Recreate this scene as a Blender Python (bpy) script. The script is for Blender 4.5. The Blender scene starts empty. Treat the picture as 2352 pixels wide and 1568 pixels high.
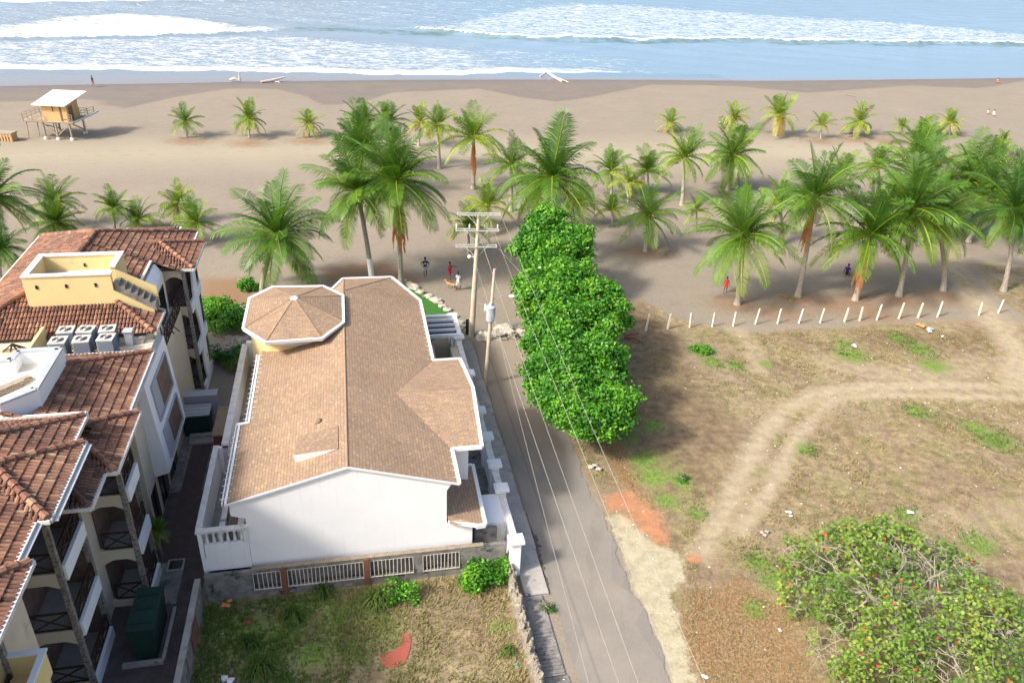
import bpy, math, random
import numpy as np
from mathutils import Vector, Matrix, noise as mnoise
R = random.Random(11)
S = bpy.context.scene
# ---------------------------------------------------------------- camera
H = 29.0; TH = math.radians(28.6); RO = math.radians(2.6); F = 1829.0
cam = bpy.data.objects.new('camera', bpy.data.cameras.new('camera'))
S.collection.objects.link(cam); S.camera = cam
cam.data.sensor_width = 36.0; cam.data.lens = 36.0 * F / 2352.0
cam.data.clip_start = 0.5; cam.data.clip_end = 6000
right0 = Vector((1, 0, 0)); fwd = Vector((0, math.cos(TH), -math.sin(TH))); up0 = Vector((0, math.sin(TH), math.cos(TH)))
rt = right0 * math.cos(RO) + up0 * math.sin(RO); upv = -right0 * math.sin(RO) + up0 * math.cos(RO)
cam.matrix_world = Matrix(((rt.x, upv.x, -fwd.x, 0), (rt.y, upv.y, -fwd.y, 0), (rt.z, upv.z, -fwd.z, H), (0, 0, 0, 1)))
# ---------------------------------------------------------------- light
SUN_TO = math.radians(33)          # direction light travels over the ground (from +X towards +Y)
ELEV = math.radians(41)
w = bpy.data.worlds.new('World'); S.world = w; w.use_nodes = True
nt = w.node_tree; nt.nodes.clear()
sky = nt.nodes.new('ShaderNodeTexSky'); sky.sky_type = 'NISHITA'; sky.sun_disc = False
sky.sun_elevation = ELEV; sky.air_density = 1.0; sky.dust_density = 5.0; sky.ozone_density = 1.0
sky.sun_rotation = math.radians(270 - math.degrees(SUN_TO))
bg = nt.nodes.new('ShaderNodeBackground'); bg.inputs[1].default_value = 0.15
ow = nt.nodes.new('ShaderNodeOutputWorld'); nt.links.new(sky.outputs[0], bg.inputs[0]); nt.links.new(bg.outputs[0], ow.inputs[0])
sl = bpy.data.lights.new('sun', 'SUN'); sl.energy = 2.9; sl.angle = math.radians(6.5); sl.color = (1.0, 0.945, 0.86)
so = bpy.data.objects.new('sun', sl); S.collection.objects.link(so)
ld = Vector((math.cos(SUN_TO) * math.cos(ELEV), math.sin(SUN_TO) * math.cos(ELEV), -math.sin(ELEV)))
so.rotation_euler = ld.to_track_quat('-Z', 'Y').to_euler(); so.location = (-60, 0, 60)
S.view_settings.view_transform = 'Standard'; S.view_settings.look = 'None'; S.view_settings.exposure = 0.80; S.view_settings.gamma = 1.0
S.render.engine = 'CYCLES'; S.cycles.max_bounces = 6; S.cycles.transparent_max_bounces = 6
# ---------------------------------------------------------------- survey helpers: where a sight line meets a height
def G(px, py, z=0.0):
    dx = (px - 1176) / F; dy = (784 - py) / F
    r = fwd + rt * dx + upv * dy
    t = (z - H) / r.z
    return Vector((r.x * t, r.y * t, z))
def GV(px, py, base):            # where it meets the upright plane through base
    dx = (px - 1176) / F; dy = (784 - py) / F
    r = fwd + rt * dx + upv * dy
    t = base.y / r.y
    return Vector((r.x * t, base.y, H + r.z * t))
AH = math.radians(12.3); O0 = G(522, 1157, 5.35)
cA, sA = math.cos(AH), math.sin(AH)
def U(u, v, z=0.0):              # plot grid shared by street, house and apartments
    return Vector((O0.x + u * cA - v * sA, O0.y + u * sA + v * cA, z))
# ---------------------------------------------------------------- mesh builder
class MB:
    def __init__(s): s.v = []; s.f = []; s.uv = []; s.t = []; s.off = None
    def poly(s, pts, tone=0.5, uv=None):
        pts = [Vector(p) for p in pts]; i = len(s.v); s.v += pts; s.f.append(list(range(i, i + len(pts)))); s.t.append(tone)
        if uv is None:
            n = Vector((0, 0, 0))
            for k in range(len(pts)):
                a, b = pts[k], pts[(k + 1) % len(pts)]
                n += Vector(((a.y - b.y) * (a.z + b.z), (a.z - b.z) * (a.x + b.x), (a.x - b.x) * (a.y + b.y)))
            if n.length < 1e-9: n = Vector((0, 0, 1))
            n.normalize()
            if abs(n.z) > 0.999: tx = Vector((cA, sA, 0)); ty = Vector((-sA, cA, 0))
            else:
                tx = Vector((0, 0, 1)).cross(n).normalized(); ty = n.cross(tx)
            uv = [(p.dot(tx), p.dot(ty)) for p in pts]
        s.uv += uv
    def quad(s, a, b, c, d, tone=0.5): s.poly([a, b, c, d], tone)
    def hexa(s, q, tone=0.5):    # 8 corners, bottom 4 ccw then top 4
        a, b, c, d, e, f, g, h = q
        for k in ((d, c, b, a), (e, f, g, h), (a, b, f, e), (b, c, g, f), (c, d, h, g), (d, a, e, h)): s.poly(k, tone)
    def ub(s, u0, u1, v0, v1, z0, z1, tone=0.5):
        s.hexa([U(u0, v0, z0), U(u1, v0, z0), U(u1, v1, z0), U(u0, v1, z0), U(u0, v0, z1), U(u1, v0, z1), U(u1, v1, z1), U(u0, v1, z1)], tone)
    def box(s, x0, x1, y0, y1, z0, z1, tone=0.5):
        V = Vector
        s.hexa([V((x0, y0, z0)), V((x1, y0, z0)), V((x1, y1, z0)), V((x0, y1, z0)), V((x0, y0, z1)), V((x1, y0, z1)), V((x1, y1, z1)), V((x0, y1, z1))], tone)
    def bar(s, a, b, w, h=None, tone=0.5):
        a = Vector(a); b = Vector(b); h = h or w; d = (b - a).normalized()
        ref = Vector((0, 0, 1)) if abs(d.z) < 0.95 else Vector((cA, sA, 0))
        x = d.cross(ref).normalized() * w / 2; y = x.cross(d).normalized() * h / 2
        s.hexa([a - x - y, a + x - y, b + x - y, b - x - y, a - x + y, a + x + y, b + x + y, b - x + y], tone)
    def tube(s, pts, rads, n=8, tone=0.5, cap=True):
        pts = [Vector(p) for p in pts]
        if not hasattr(rads, '__len__'): rads = [rads] * len(pts)
        rings = []
        for i, p in enumerate(pts):
            d = (pts[min(i + 1, len(pts) - 1)] - pts[max(i - 1, 0)]).normalized()
            ref = Vector((0, 0, 1)) if abs(d.z) < 0.9 else Vector((1, 0, 0))
            x = d.cross(ref).normalized(); y = x.cross(d).normalized()
            rings.append([p + (x * math.cos(2 * math.pi * k / n) + y * math.sin(2 * math.pi * k / n)) * rads[i] for k in range(n)])
        for i in range(len(rings) - 1):
            for k in range(n): s.poly([rings[i][k], rings[i + 1][k], rings[i + 1][(k + 1) % n], rings[i][(k + 1) % n]], tone)
        if cap: s.poly(rings[0], tone); s.poly(rings[-1][::-1], tone)
    def lathe(s, c, prof, n=16, tone=0.5):
        c = Vector(c)
        rg = [[c + Vector((r * math.cos(2 * math.pi * k / n), r * math.sin(2 * math.pi * k / n), z)) for k in range(n)] for r, z in prof]
        for i in range(len(rg) - 1):
            for k in range(n): s.poly([rg[i][k], rg[i][(k + 1) % n], rg[i + 1][(k + 1) % n], rg[i + 1][k]], tone)
        s.poly(rg[-1], tone)
    def blob(s, c, r, seed=0, amp=0.25, n=10, m=6, tone=0.5, sc=(1, 1, 1)):
        c = Vector(c); rg = []
        for i in range(m + 1):
            th = math.pi * i / m; row = []
            for k in range(n):
                ph = 2 * math.pi * k / n
                d = Vector((math.sin(th) * math.cos(ph), math.sin(th) * math.sin(ph), math.cos(th)))
                q = 1 + amp * mnoise.noise(d * 1.7 + Vector((seed * 3.1, seed * 1.7, 0)))
                row.append(c + Vector((d.x * sc[0], d.y * sc[1], d.z * sc[2])) * r * q)
            rg.append(row)
        for i in range(m):
            for k in range(n): s.poly([rg[i][k], rg[i + 1][k], rg[i + 1][(k + 1) % n], rg[i][(k + 1) % n]], tone)
    def build(s, name, m, parent=None, smooth=False, base=None, weld=False):
        me = bpy.data.meshes.new(name)
        if base is None and parent is None and s.v:
            xs = [p.x for p in s.v]; ys = [p.y for p in s.v]; zs = [p.z for p in s.v]
            base = Vector(((min(xs) + max(xs)) / 2, (min(ys) + max(ys)) / 2, min(zs)))
        o_ = Vector(base) if base is not None else (parent.get('_w') and Vector(parent['_w']) or Vector((0, 0, 0)))
        me.from_pydata([tuple(p - o_) for p in s.v], [], s.f)
        uvl = me.uv_layers.new(name='UVMap')
        uvl.data.foreach_set('uv', np.array(s.uv, dtype=np.float32).ravel())
        at = me.attributes.new('tone', 'FLOAT', 'FACE'); at.data.foreach_set('value', np.array(s.t, dtype=np.float32))
        me.materials.append(m)
        if weld:
            import bmesh
            bm = bmesh.new(); bm.from_mesh(me); bmesh.ops.remove_doubles(bm, verts=bm.verts, dist=0.001); bm.to_mesh(me); bm.free()
        if smooth: me.polygons.foreach_set('use_smooth', [True] * len(me.polygons))
        ob = bpy.data.objects.new(name, me); S.collection.objects.link(ob)
        if parent is not None:
            ob.parent = parent
            if base is not None:
                ob.location = Vector(base) - Vector(parent['_w'])
            ob['_w'] = list(o_)
        else:
            ob.location = o_; ob['_w'] = list(o_)
        return ob
def tag(o, label=None, cat=None, group=None, kind=None):
    if label: o['label'] = label
    if cat: o['category'] = cat
    if group: o['group'] = group
    if kind: o['kind'] = kind
    return o
def thing(name, label, cat, base, group=None):
    o = bpy.data.objects.new(name, None); S.collection.objects.link(o); o.location = base; o['_w'] = list(Vector(base))
    o.empty_display_size = 0.3
    return tag(o, label, cat, group)
def copy_tree(o, parent=None):
    c = o.copy(); S.collection.objects.link(c); c.parent = parent
    for ch in list(o.children): copy_tree(ch, c)
    return c
# ---------------------------------------------------------------- materials
def nodes(name):
    m = bpy.data.materials.new(name); m.use_nodes = True; n = m.node_tree; n.nodes.clear()
    out = n.nodes.new('ShaderNodeOutputMaterial'); b = n.nodes.new('ShaderNodeBsdfPrincipled'); n.links.new(b.outputs[0], out.inputs[0])
    return m, n, b, out
def N(n, t, **k):
    x = n.nodes.new(t)
    for a, v in k.items():
        if a.startswith('i_'): x.inputs[a[2:].replace('_', ' ')].default_value = v
        else: setattr(x, a, v)
    return x
def mixc(n, fac, a, b, blend='MIX'):
    x = n.nodes.new('ShaderNodeMix'); x.data_type = 'RGBA'; x.blend_type = blend
    for i, v in ((0, fac), (6, a), (7, b)):
        if hasattr(v, 'is_linked') or hasattr(v, 'links'): n.links.new(v, x.inputs[i])
        else: x.inputs[i].default_value = v if i == 0 else (*v, 1) if len(v) == 3 else v
    return x.outputs[2]
def ramp(n, fac, stops, interp='LINEAR'):
    x = n.nodes.new('ShaderNodeValToRGB'); x.color_ramp.interpolation = interp
    e = x.color_ramp.elements
    while len(e) > 1: e.remove(e[-1])
    for i, (p, c) in enumerate(stops):
        q = e[0] if i == 0 else e.new(p)
        q.position = p; q.color = (*c, 1) if hasattr(c, '__len__') else (c, c, c, 1)
    n.links.new(fac, x.inputs[0]); return x.outputs[0]
def coords(n, kind='Object', scale=(1, 1, 1), rot=0):
    t = n.nodes.new('ShaderNodeTexCoord'); mp = n.nodes.new('ShaderNodeMapping'); mp.inputs['Scale'].default_value = scale
    mp.inputs['Rotation'].default_value = (0, 0, rot); n.links.new(t.outputs[kind], mp.inputs[0]); return mp.outputs[0]
def noise(n, vec, sc, det=4, rough=0.55, dist=0.0):
    x = N(n, 'ShaderNodeTexNoise', i_Scale=sc, i_Detail=det, i_Roughness=rough, i_Distortion=dist); n.links.new(vec, x.inputs['Vector']); return x.outputs[0]
def bump(n, b, h, st=0.3, d=0.05):
    x = N(n, 'ShaderNodeBump', i_Strength=st, i_Distance=d); n.links.new(h, x.inputs['Height']); n.links.new(x.outputs[0], b.inputs['Normal']); return x
def plain(name, c1, c2=None, rough=0.7, sc=3.0, bs=0.2, bd=0.01, metal=0.0, spots=None, kind='Object', spec=0.3, det=5):
    m, n, b, o = nodes(name); c2 = c2 or tuple(x * 0.75 for x in c1)
    v = coords(n, kind); f = noise(n, v, sc, det, 0.65)
    c = ramp(n, f, [(0.3, c2), (0.68, c1)])
    if spots:
        g = noise(n, v, spots[1], 3, 0.7); g = ramp(n, g, [(spots[2], 0.0), (spots[2] + 0.08, 1.0)]); c = mixc(n, g, c, spots[0])
    n.links.new(c, b.inputs['Base Color']); b.inputs['Roughness'].default_value = rough; b.inputs['Metallic'].default_value = metal
    b.inputs['Specular IOR Level'].default_value = spec
    bump(n, b, noise(n, v, sc * 9, 3), bs, bd); return m
def toned(name, stops, rough=0.6, trans=0.0, sc=2.0, var=0.25, rnd=0.0, spec=0.3):
    m, n, b, out = nodes(name)
    a = N(n, 'ShaderNodeAttribute', attribute_name='tone'); fac = a.outputs['Fac']
    if rnd:
        oi = n.nodes.new('ShaderNodeObjectInfo'); ma = N(n, 'ShaderNodeMath', operation='MULTIPLY_ADD'); n.links.new(oi.outputs['Random'], ma.inputs[0])
        ma.inputs[1].default_value = rnd; n.links.new(fac, ma.inputs[2]); sb = N(n, 'ShaderNodeMath', operation='SUBTRACT'); n.links.new(ma.outputs[0], sb.inputs[0]); sb.inputs[1].default_value = rnd / 2; fac = sb.outputs[0]
    c = ramp(n, fac, stops); v = coords(n, 'Object'); g = noise(n, v, sc, 4)
    g2 = ramp(n, g, [(0.3, 1 - var), (0.7, 1 + var * 0.6)]); c = mixc(n, 1.0, c, g2, 'MULTIPLY')
    n.links.new(c, b.inputs['Base Color']); b.inputs['Roughness'].default_value = rough; b.inputs['Specular IOR Level'].default_value = spec
    if trans:
        t = n.nodes.new('ShaderNodeBsdfTranslucent'); n.links.new(mixc(n, 1.0, c, (1.25, 1.3, 0.6), 'MULTIPLY'), t.inputs[0])
        mx = n.nodes.new('ShaderNodeMixShader'); mx.inputs[0].default_value = trans
        n.links.new(b.outputs[0], mx.inputs[1]); n.links.new(t.outputs[0], mx.inputs[2]); n.links.new(mx.outputs[0], out.inputs[0])
    return m
M = {}
M['white'] = plain('white_paint', (0.80, 0.80, 0.79), (0.72, 0.73, 0.73), 0.55, 1.2, 0.1, 0.004)
def stucco():
    m, n, b, o = nodes('white_render'); v = coords(n, 'Object')
    c = ramp(n, noise(n, v, 0.8, 5, 0.6), [(0.3, (0.84, 0.84, 0.84)), (0.7, (0.89, 0.89, 0.89))])
    st = noise(n, coords(n, 'UV', (3.0, 0.16, 1)), 1.6, 5, 0.65); c = mixc(n, ramp(n, st, [(0.56, 0.0), (0.78, 0.30)]), c, (0.52, 0.51, 0.48))
    c = mixc(n, ramp(n, noise(n, v, 3.5, 6, 0.75), [(0.60, 0.0), (0.72, 0.18)]), c, (0.5, 0.5, 0.47))
    n.links.new(c, b.inputs['Base Color']); b.inputs['Roughness'].default_value = 0.85; bump(n, b, noise(n, v, 9, 5, 0.7), 0.25, 0.01); return m
M['wallwhite'] = stucco()
M['coping'] = plain('coping', (0.78, 0.76, 0.72), (0.55, 0.53, 0.5), 0.8, 2.5, 0.2, 0.006)
M['cream'] = plain('cream_render', (0.66, 0.58, 0.45), (0.56, 0.49, 0.37), 0.85, 0.8, 0.2, 0.006, spots=((0.40, 0.35, 0.27), 0.5, 0.64))
M['yellow'] = plain('yellow_render', (0.78, 0.62, 0.30), (0.70, 0.55, 0.27), 0.85, 0.8, 0.15, 0.005, spots=((0.55, 0.45, 0.28), 0.9, 0.66))
M['stone'] = plain('stone_cladding', (0.42, 0.38, 0.32), (0.10, 0.09, 0.08), 0.9, 9.0, 0.8, 0.03, det=2)
M['darkwood'] = plain('dark_wood', (0.06, 0.035, 0.022), (0.03, 0.02, 0.014), 0.6, 8, 0.2)
M['glassdark'] = plain('dark_glass', (0.018, 0.022, 0.026), (0.01, 0.012, 0.014), 0.12, 1.5, 0.0, 0.001, spec=0.6)
M['balfloor'] = plain('balcony_floor', (0.38, 0.34, 0.30), (0.28, 0.25, 0.22), 0.8, 2.0, 0.1)  # slab colour darkened, shade of the balcony recesses put in
M['blind_bayshade'] = plain('brown_blind_bay_shade', (0.20, 0.13, 0.095), (0.11, 0.075, 0.058), 0.6, 2.0, 0.1)  # blinds and shutters; in the bays the brown is painted recess shade
M['rust'] = plain('rust_paint', (0.26, 0.10, 0.06), (0.16, 0.07, 0.045), 0.85, 3.0, 0.3)
M['grime'] = plain('grimy_concrete', (0.30, 0.28, 0.25), (0.12, 0.115, 0.11), 0.9, 2.2, 0.5, 0.02, spots=((0.07, 0.075, 0.075), 1.2, 0.58))
M['concrete'] = plain('concrete', (0.42, 0.39, 0.35), (0.29, 0.27, 0.25), 0.9, 1.5, 0.4, 0.01, spots=((0.18, 0.17, 0.155), 1.8, 0.62))
M['polecon'] = plain('pole_concrete', (0.58, 0.50, 0.38), (0.42, 0.37, 0.29), 0.85, 2.5, 0.4, 0.01)
M['darkpave'] = plain('dark_paving', (0.13, 0.105, 0.10), (0.065, 0.055, 0.055), 0.9, 1.5, 0.4, 0.02)
M['redpave'] = plain('red_paving', (0.12, 0.075, 0.065), (0.08, 0.055, 0.05), 0.85, 3, 0.3)
M['steel'] = plain('galvanised_steel', (0.50, 0.50, 0.48), (0.36, 0.36, 0.36), 0.4, 6, 0.1, 0.002, metal=0.6)
M['greypaint'] = plain('grey_paint', (0.45, 0.47, 0.50), (0.36, 0.38, 0.41), 0.45, 5, 0.1, 0.002)
M['acwhite'] = plain('ac_paint', (0.62, 0.60, 0.52), (0.50, 0.48, 0.42), 0.5, 4, 0.1, 0.002)
M['acblue'] = plain('ac_grille', (0.20, 0.27, 0.36), (0.12, 0.16, 0.22), 0.5, 30, 0.5, 0.01)
M['black'] = plain('black_rubber', (0.02, 0.02, 0.022), (0.012, 0.012, 0.014), 0.5, 5, 0.1)
M['tankgreen'] = plain('dark_green_plastic', (0.02, 0.055, 0.04), (0.012, 0.035, 0.028), 0.5, 3, 0.1)
M['pinewood'] = plain('pine_boards', (0.66, 0.42, 0.20), (0.50, 0.30, 0.13), 0.7, 5, 0.4, 0.01)
M['greywood'] = plain('weathered_wood', (0.42, 0.34, 0.25), (0.27, 0.22, 0.17), 0.85, 6, 0.5, 0.01)
M['rooftin'] = plain('cream_sheet_roof', (0.80, 0.79, 0.70), (0.76, 0.75, 0.67), 0.5, 1, 0.1, 0.003)
M['driftwood'] = plain('bleached_log', (0.60, 0.54, 0.48), (0.40, 0.35, 0.31), 0.85, 3, 0.5, 0.02)
M['redclay'] = plain('red_clay', (0.42, 0.11, 0.075), (0.32, 0.09, 0.065), 0.9, 4, 0.4)
M['rock'] = plain('rock', (0.46, 0.42, 0.35), (0.18, 0.16, 0.14), 0.9, 2.2, 0.9, 0.05)
M['palerock'] = plain('pale_rock', (0.62, 0.57, 0.46), (0.36, 0.33, 0.27), 0.9, 2.0, 0.8, 0.04)
M['tan'] = plain('tan_board', (0.36, 0.27, 0.17), (0.28, 0.21, 0.14), 0.8, 2, 0.1)
M['tancop'] = plain('dirty_coping', (0.34, 0.28, 0.20), (0.20, 0.175, 0.14), 0.9, 5, 0.4)
M['rubblew'] = plain('rubble_wall', (0.46, 0.41, 0.33), (0.20, 0.18, 0.145), 0.9, 6.0, 0.9, 0.05)
M['solar'] = plain('dark_panel', (0.045, 0.05, 0.075), (0.03, 0.032, 0.05), 0.25, 2, 0.0, 0.001, spec=0.6)
M['trunk'] = plain('palm_bark', (0.46, 0.41, 0.34), (0.27, 0.235, 0.19), 0.9, 7, 0.8, 0.03)
M['bark'] = plain('grey_bark', (0.32, 0.28, 0.22), (0.18, 0.155, 0.12), 0.9, 6, 0.6, 0.02)
M['wire'] = plain('wire', (0.38, 0.36, 0.31), (0.33, 0.31, 0.27), 0.5, 3, 0.0)
M['chrome'] = plain('lamp_glass', (0.85, 0.85, 0.82), (0.8, 0.8, 0.78), 0.3, 3, 0.0)
M['post'] = plain('whitewashed_post', (0.72, 0.66, 0.56), (0.52, 0.47, 0.39), 0.85, 5, 0.4, 0.01)
M['palm'] = toned('palm_leaf', [(0.0, (0.038, 0.110, 0.016)), (0.3, (0.095, 0.205, 0.020)), (0.5, (0.22, 0.32, 0.030)), (0.72, (0.42, 0.44, 0.075)), (0.86, (0.50, 0.33, 0.07)), (1.0, (0.36, 0.145, 0.05))], 0.42, 0.25, 1.2, 0.25, 0.10, spec=0.35)
M['leaf'] = toned('almond_leaf', [(0.0, (0.025, 0.11, 0.012)), (0.5, (0.075, 0.27, 0.018)), (0.8, (0.19, 0.43, 0.03)), (0.93, (0.35, 0.38, 0.04)), (1.0, (0.55, 0.09, 0.03))], 0.38, 0.28, 1.2, 0.2, spec=0.4)
M['leaf2'] = toned('sea_grape_leaf', [(0.0, (0.07, 0.14, 0.025)), (0.5, (0.17, 0.28, 0.045)), (0.8, (0.30, 0.38, 0.07)), (0.93, (0.45, 0.36, 0.06)), (0.96, (0.60, 0.12, 0.04)), (1.0, (0.65, 0.06, 0.03))], 0.45, 0.25, 1.5, 0.2)
M['twig'] = plain('pale_twig', (0.40, 0.36, 0.29), (0.28, 0.25, 0.20), 0.9, 5, 0.3)
M['grassblade'] = toned('grass_blade', [(0.0, (0.06, 0.12, 0.02)), (0.3, (0.13, 0.20, 0.035)), (0.5, (0.24, 0.22, 0.085)), (0.8, (0.36, 0.29, 0.15)), (1.0, (0.36, 0.19, 0.085))], 0.8, 0.2, 3, 0.2)
M['turf'] = plain('green_turf', (0.055, 0.19, 0.03), (0.035, 0.12, 0.02), 0.8, 6, 0.8, 0.03)
M['terracetile'] = plain('tile_floor', (0.55, 0.52, 0.50), (0.48, 0.45, 0.44), 0.6, 2, 0.1)  # pale grey tiles of the roof terrace, own colour
# roof shingles: courses follow the UVs (u along the eave, v up the slope)
def shingles():
    m, n, b, o = nodes('brown_shingles')
    uv = coords(n, 'UV'); bt = n.nodes.new('ShaderNodeTexBrick'); n.links.new(uv, bt.inputs['Vector'])
    bt.offset = 0.5; bt.inputs['Scale'].default_value = 1.0; bt.inputs['Brick Width'].default_value = 0.30; bt.inputs['Row Height'].default_value = 0.15
    bt.inputs['Mortar Size'].default_value = 0.012; bt.inputs['Mortar Smooth'].default_value = 0.3
    bt.inputs['Color1'].default_value = (0.0, 0.0, 0.0, 1); bt.inputs['Color2'].default_value = (1, 1, 1, 1); bt.inputs['Mortar'].default_value = (0, 0, 0, 1)
    c = ramp(n, bt.outputs['Color'], [(0.0, (0.325, 0.232, 0.162)), (0.6, (0.360, 0.260, 0.182)), (0.9, (0.395, 0.28, 0.185)), (1.0, (0.43, 0.315, 0.21))])
    c = mixc(n, ramp(n, bt.outputs['Fac'], [(0, 0.0), (1, 0.55)]), c, (0.22, 0.14, 0.095))
    g = noise(n, uv, 0.35, 4); c = mixc(n, 1.0, c, ramp(n, g, [(0.3, (0.86, 0.85, 0.84)), (0.7, (1.08, 1.05, 1.0))]), 'MULTIPLY')
    stk = noise(n, coords(n, 'UV', (2.2, 0.22, 1)), 1.0, 4, 0.6); c = mixc(n, ramp(n, stk, [(0.52, 0.0), (0.72, 0.35)]), c, (0.22, 0.15, 0.10))
    g = noise(n, uv, 5, 4); c = mixc(n, 1.0, c, ramp(n, g, [(0.3, 0.85), (0.7, 1.12)]), 'MULTIPLY')
    n.links.new(c, b.inputs['Base Color']); b.inputs['Roughness'].default_value = 0.9; b.inputs['Specular IOR Level'].default_value = 0.15
    inv = ramp(n, bt.outputs['Fac'], [(0, 1.0), (1, 0.0)]); bump(n, b, inv, 0.8, 0.02); return m
M['shingle'] = shingles()
def clay():
    m, n, b, o = nodes('clay_tiles')
    a = N(n, 'ShaderNodeAttribute', attribute_name='tone')
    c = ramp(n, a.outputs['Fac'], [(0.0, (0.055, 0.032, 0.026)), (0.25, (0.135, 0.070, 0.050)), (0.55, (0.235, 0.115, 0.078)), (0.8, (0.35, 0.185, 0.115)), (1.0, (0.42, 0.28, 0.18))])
    v = coords(n, 'Object'); g = noise(n, v, 0.45, 5, 0.6); c = mixc(n, ramp(n, g, [(0.5, 0.0), (0.72, 0.55)]), c, (0.13, 0.09, 0.075))
    g = noise(n, v, 7, 4, 0.7); c = mixc(n, ramp(n, g, [(0.55, 0.0), (0.7, 0.55)]), c, (0.42, 0.34, 0.25))
    n.links.new(c, b.inputs['Base Color']); b.inputs['Roughness'].default_value = 0.88; b.inputs['Specular IOR Level'].default_value = 0.2
    bump(n, b, noise(n, v, 25, 3), 0.3, 0.01); return m
M['cross'] = plain('crossarm_grey', (0.50, 0.49, 0.45), (0.38, 0.37, 0.34), 0.7, 5)
M['clay'] = clay()
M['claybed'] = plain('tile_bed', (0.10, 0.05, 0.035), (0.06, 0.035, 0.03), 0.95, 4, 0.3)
# ================================================================ GROUND
def pxpoly(pts, z=0.0): return [tuple(G(x, y, z)[:2]) for x, y in pts]
def sdf(poly, X, Y):
    d = np.full(X.shape, 1e18); ins = np.zeros(X.shape, bool); n = len(poly)
    for i in range(n):
        ax, ay = poly[i]; bx, by = poly[(i + 1) % n]; ex, ey = bx - ax, by - ay
        t = np.clip(((X - ax) * ex + (Y - ay) * ey) / (ex * ex + ey * ey + 1e-12), 0, 1)
        d = np.minimum(d, (X - ax - t * ex) ** 2 + (Y - ay - t * ey) ** 2)
        if ay != by:
            c = ((ay > Y) != (by > Y)) & (X < (bx - ax) * (Y - ay) / (by - ay) + ax); ins ^= c
    d = np.sqrt(d); return np.where(ins, -d, d)
def line_d(pts, X, Y):
    d = np.full(X.shape, 1e18)
    for (ax, ay), (bx, by) in zip(pts[:-1], pts[1:]):
        ex, ey = bx - ax, by - ay; t = np.clip(((X - ax) * ex + (Y - ay) * ey) / (ex * ex + ey * ey + 1e-12), 0, 1)
        d = np.minimum(d, (X - ax - t * ex) ** 2 + (Y - ay - t * ey) ** 2)
    return np.sqrt(d)
def sm(d, f): return np.clip(0.5 - d / f, 0, 1)          # soft inside
xs = np.concatenate([np.arange(-320, -60, 6), np.arange(-60, -24, 1.0), np.arange(-24, 56, 0.33), np.arange(56, 130, 1.2), np.arange(130, 420, 8)])
ys = np.concatenate([np.arange(-60, 16, 4), np.arange(16, 64, 0.33), np.arange(64, 120, 0.8), np.arange(120, 215, 1.2), np.arange(215, 420, 10)])
X, Y = np.meshgrid(xs, ys)
UU = (X - O0.x) * cA + (Y - O0.y) * sA; VV = -(X - O0.x) * sA + (Y - O0.y) * cA
fen = pxpoly([(1430, 700), (1480, 690), (1560, 735), (1700, 765), (2000, 745), (2240, 735), (2352, 740), (2900, 745), (2900, 3000), (1640, 3000), (1590, 1568), (1380, 1165), (1300, 1000), (1240, 800)])
grass = sm(sdf(fen, X, Y), 2.0)
corner = pxpoly([(2230, 600), (2352, 610), (2800, 640), (2800, 760), (2352, 730), (2290, 690)]); grass = np.maximum(grass, sm(sdf(corner, X, Y), 2.0) * 0.8)
lot = np.where((UU > -1.7) & (UU < 12.5) & (VV < 0), 1.0, 0.0); grass = np.maximum(grass, lot)
T = lambda *p: [tuple(G(x, y)[:2]) for x, y in p]
track = np.maximum.reduce([
    sm(line_d(T((1612, 1270), (1675, 1150), (1730, 1030), (1790, 950), (1870, 905), (2000, 885), (2200, 885), (2500, 895)), X, Y) - 0.65, 1.0),
    sm(line_d(T((1695, 1225), (1768, 1120), (1828, 1010), (1865, 958), (1920, 915), (2050, 905), (2250, 912), (2500, 920)), X, Y) - 0.5, 0.9),
    sm(line_d(T((2330, 880), (2345, 820), (2290, 740), (2225, 670), (2190, 620), (2170, 560)), X, Y) - 1.2, 1.8),
    0.75 * sm(line_d(T((1690, 760), (1730, 800), (1740, 850)), X, Y) - 0.8, 1.6),
    0.55 * sm(line_d(T((1900, 830), (1980, 850), (2100, 860), (2300, 840)), X, Y) - 1.6, 2.4),
    0.35 * sm(line_d(T((1600, 800), (1700, 880), (1780, 930)), X, Y) - 1.5, 3)])
GP = [((1610, 805), 1.0), ((1635, 830), 0.9), ((1955, 815), 1.3), ((2110, 800), 1.2), ((2145, 840), 1.2), ((2060, 775), 0.8), ((1940, 790), 0.8), ((1500, 1095), 1.1), ((1480, 1060), 1.0), ((1560, 1105), 0.8), ((1530, 1150), 0.8), ((2290, 1010), 1.3), ((2240, 980), 0.9), ((2110, 945), 0.9), ((1690, 840), 0.7), ((1760, 835), 0.6),
      ((1600, 1180), 0.6), ((1440, 1000), 0.9), ((1500, 980), 0.8), ((1850, 1030), 0.7), ((1900, 1320), 1.0), ((2080, 1180), 0.7), ((2250, 1250), 1.0), ((1740, 1290), 0.8), ((1780, 1330), 0.9), ((1730, 1400), 0.6),
      ((740, 1370), 0.9), ((690, 1400), 0.8), ((560, 1450), 1.4), ((640, 1460), 1.5), ((600, 1530), 1.0), ((800, 1420), 1.3), ((880, 1440), 1.0), ((1150, 1440), 0.6), ((720, 1500), 1.0), ((820, 1480), 1.0)]
green = np.zeros(X.shape)
for (px, py), r in GP:
    g = G(px, py); green = np.maximum(green, sm(np.hypot(X - g.x, Y - g.y) - r, 1.4 * r))
green = np.maximum(green, lot * 0.40 * np.clip((7.5 - UU) / 4, 0, 1)); green = np.maximum(green, 0.45 * sm(sdf(pxpoly([(1440, 1010), (1560, 1030), (1620, 1120), (1600, 1200), (1520, 1160), (1440, 1080)]), X, Y), 1.5))
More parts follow.
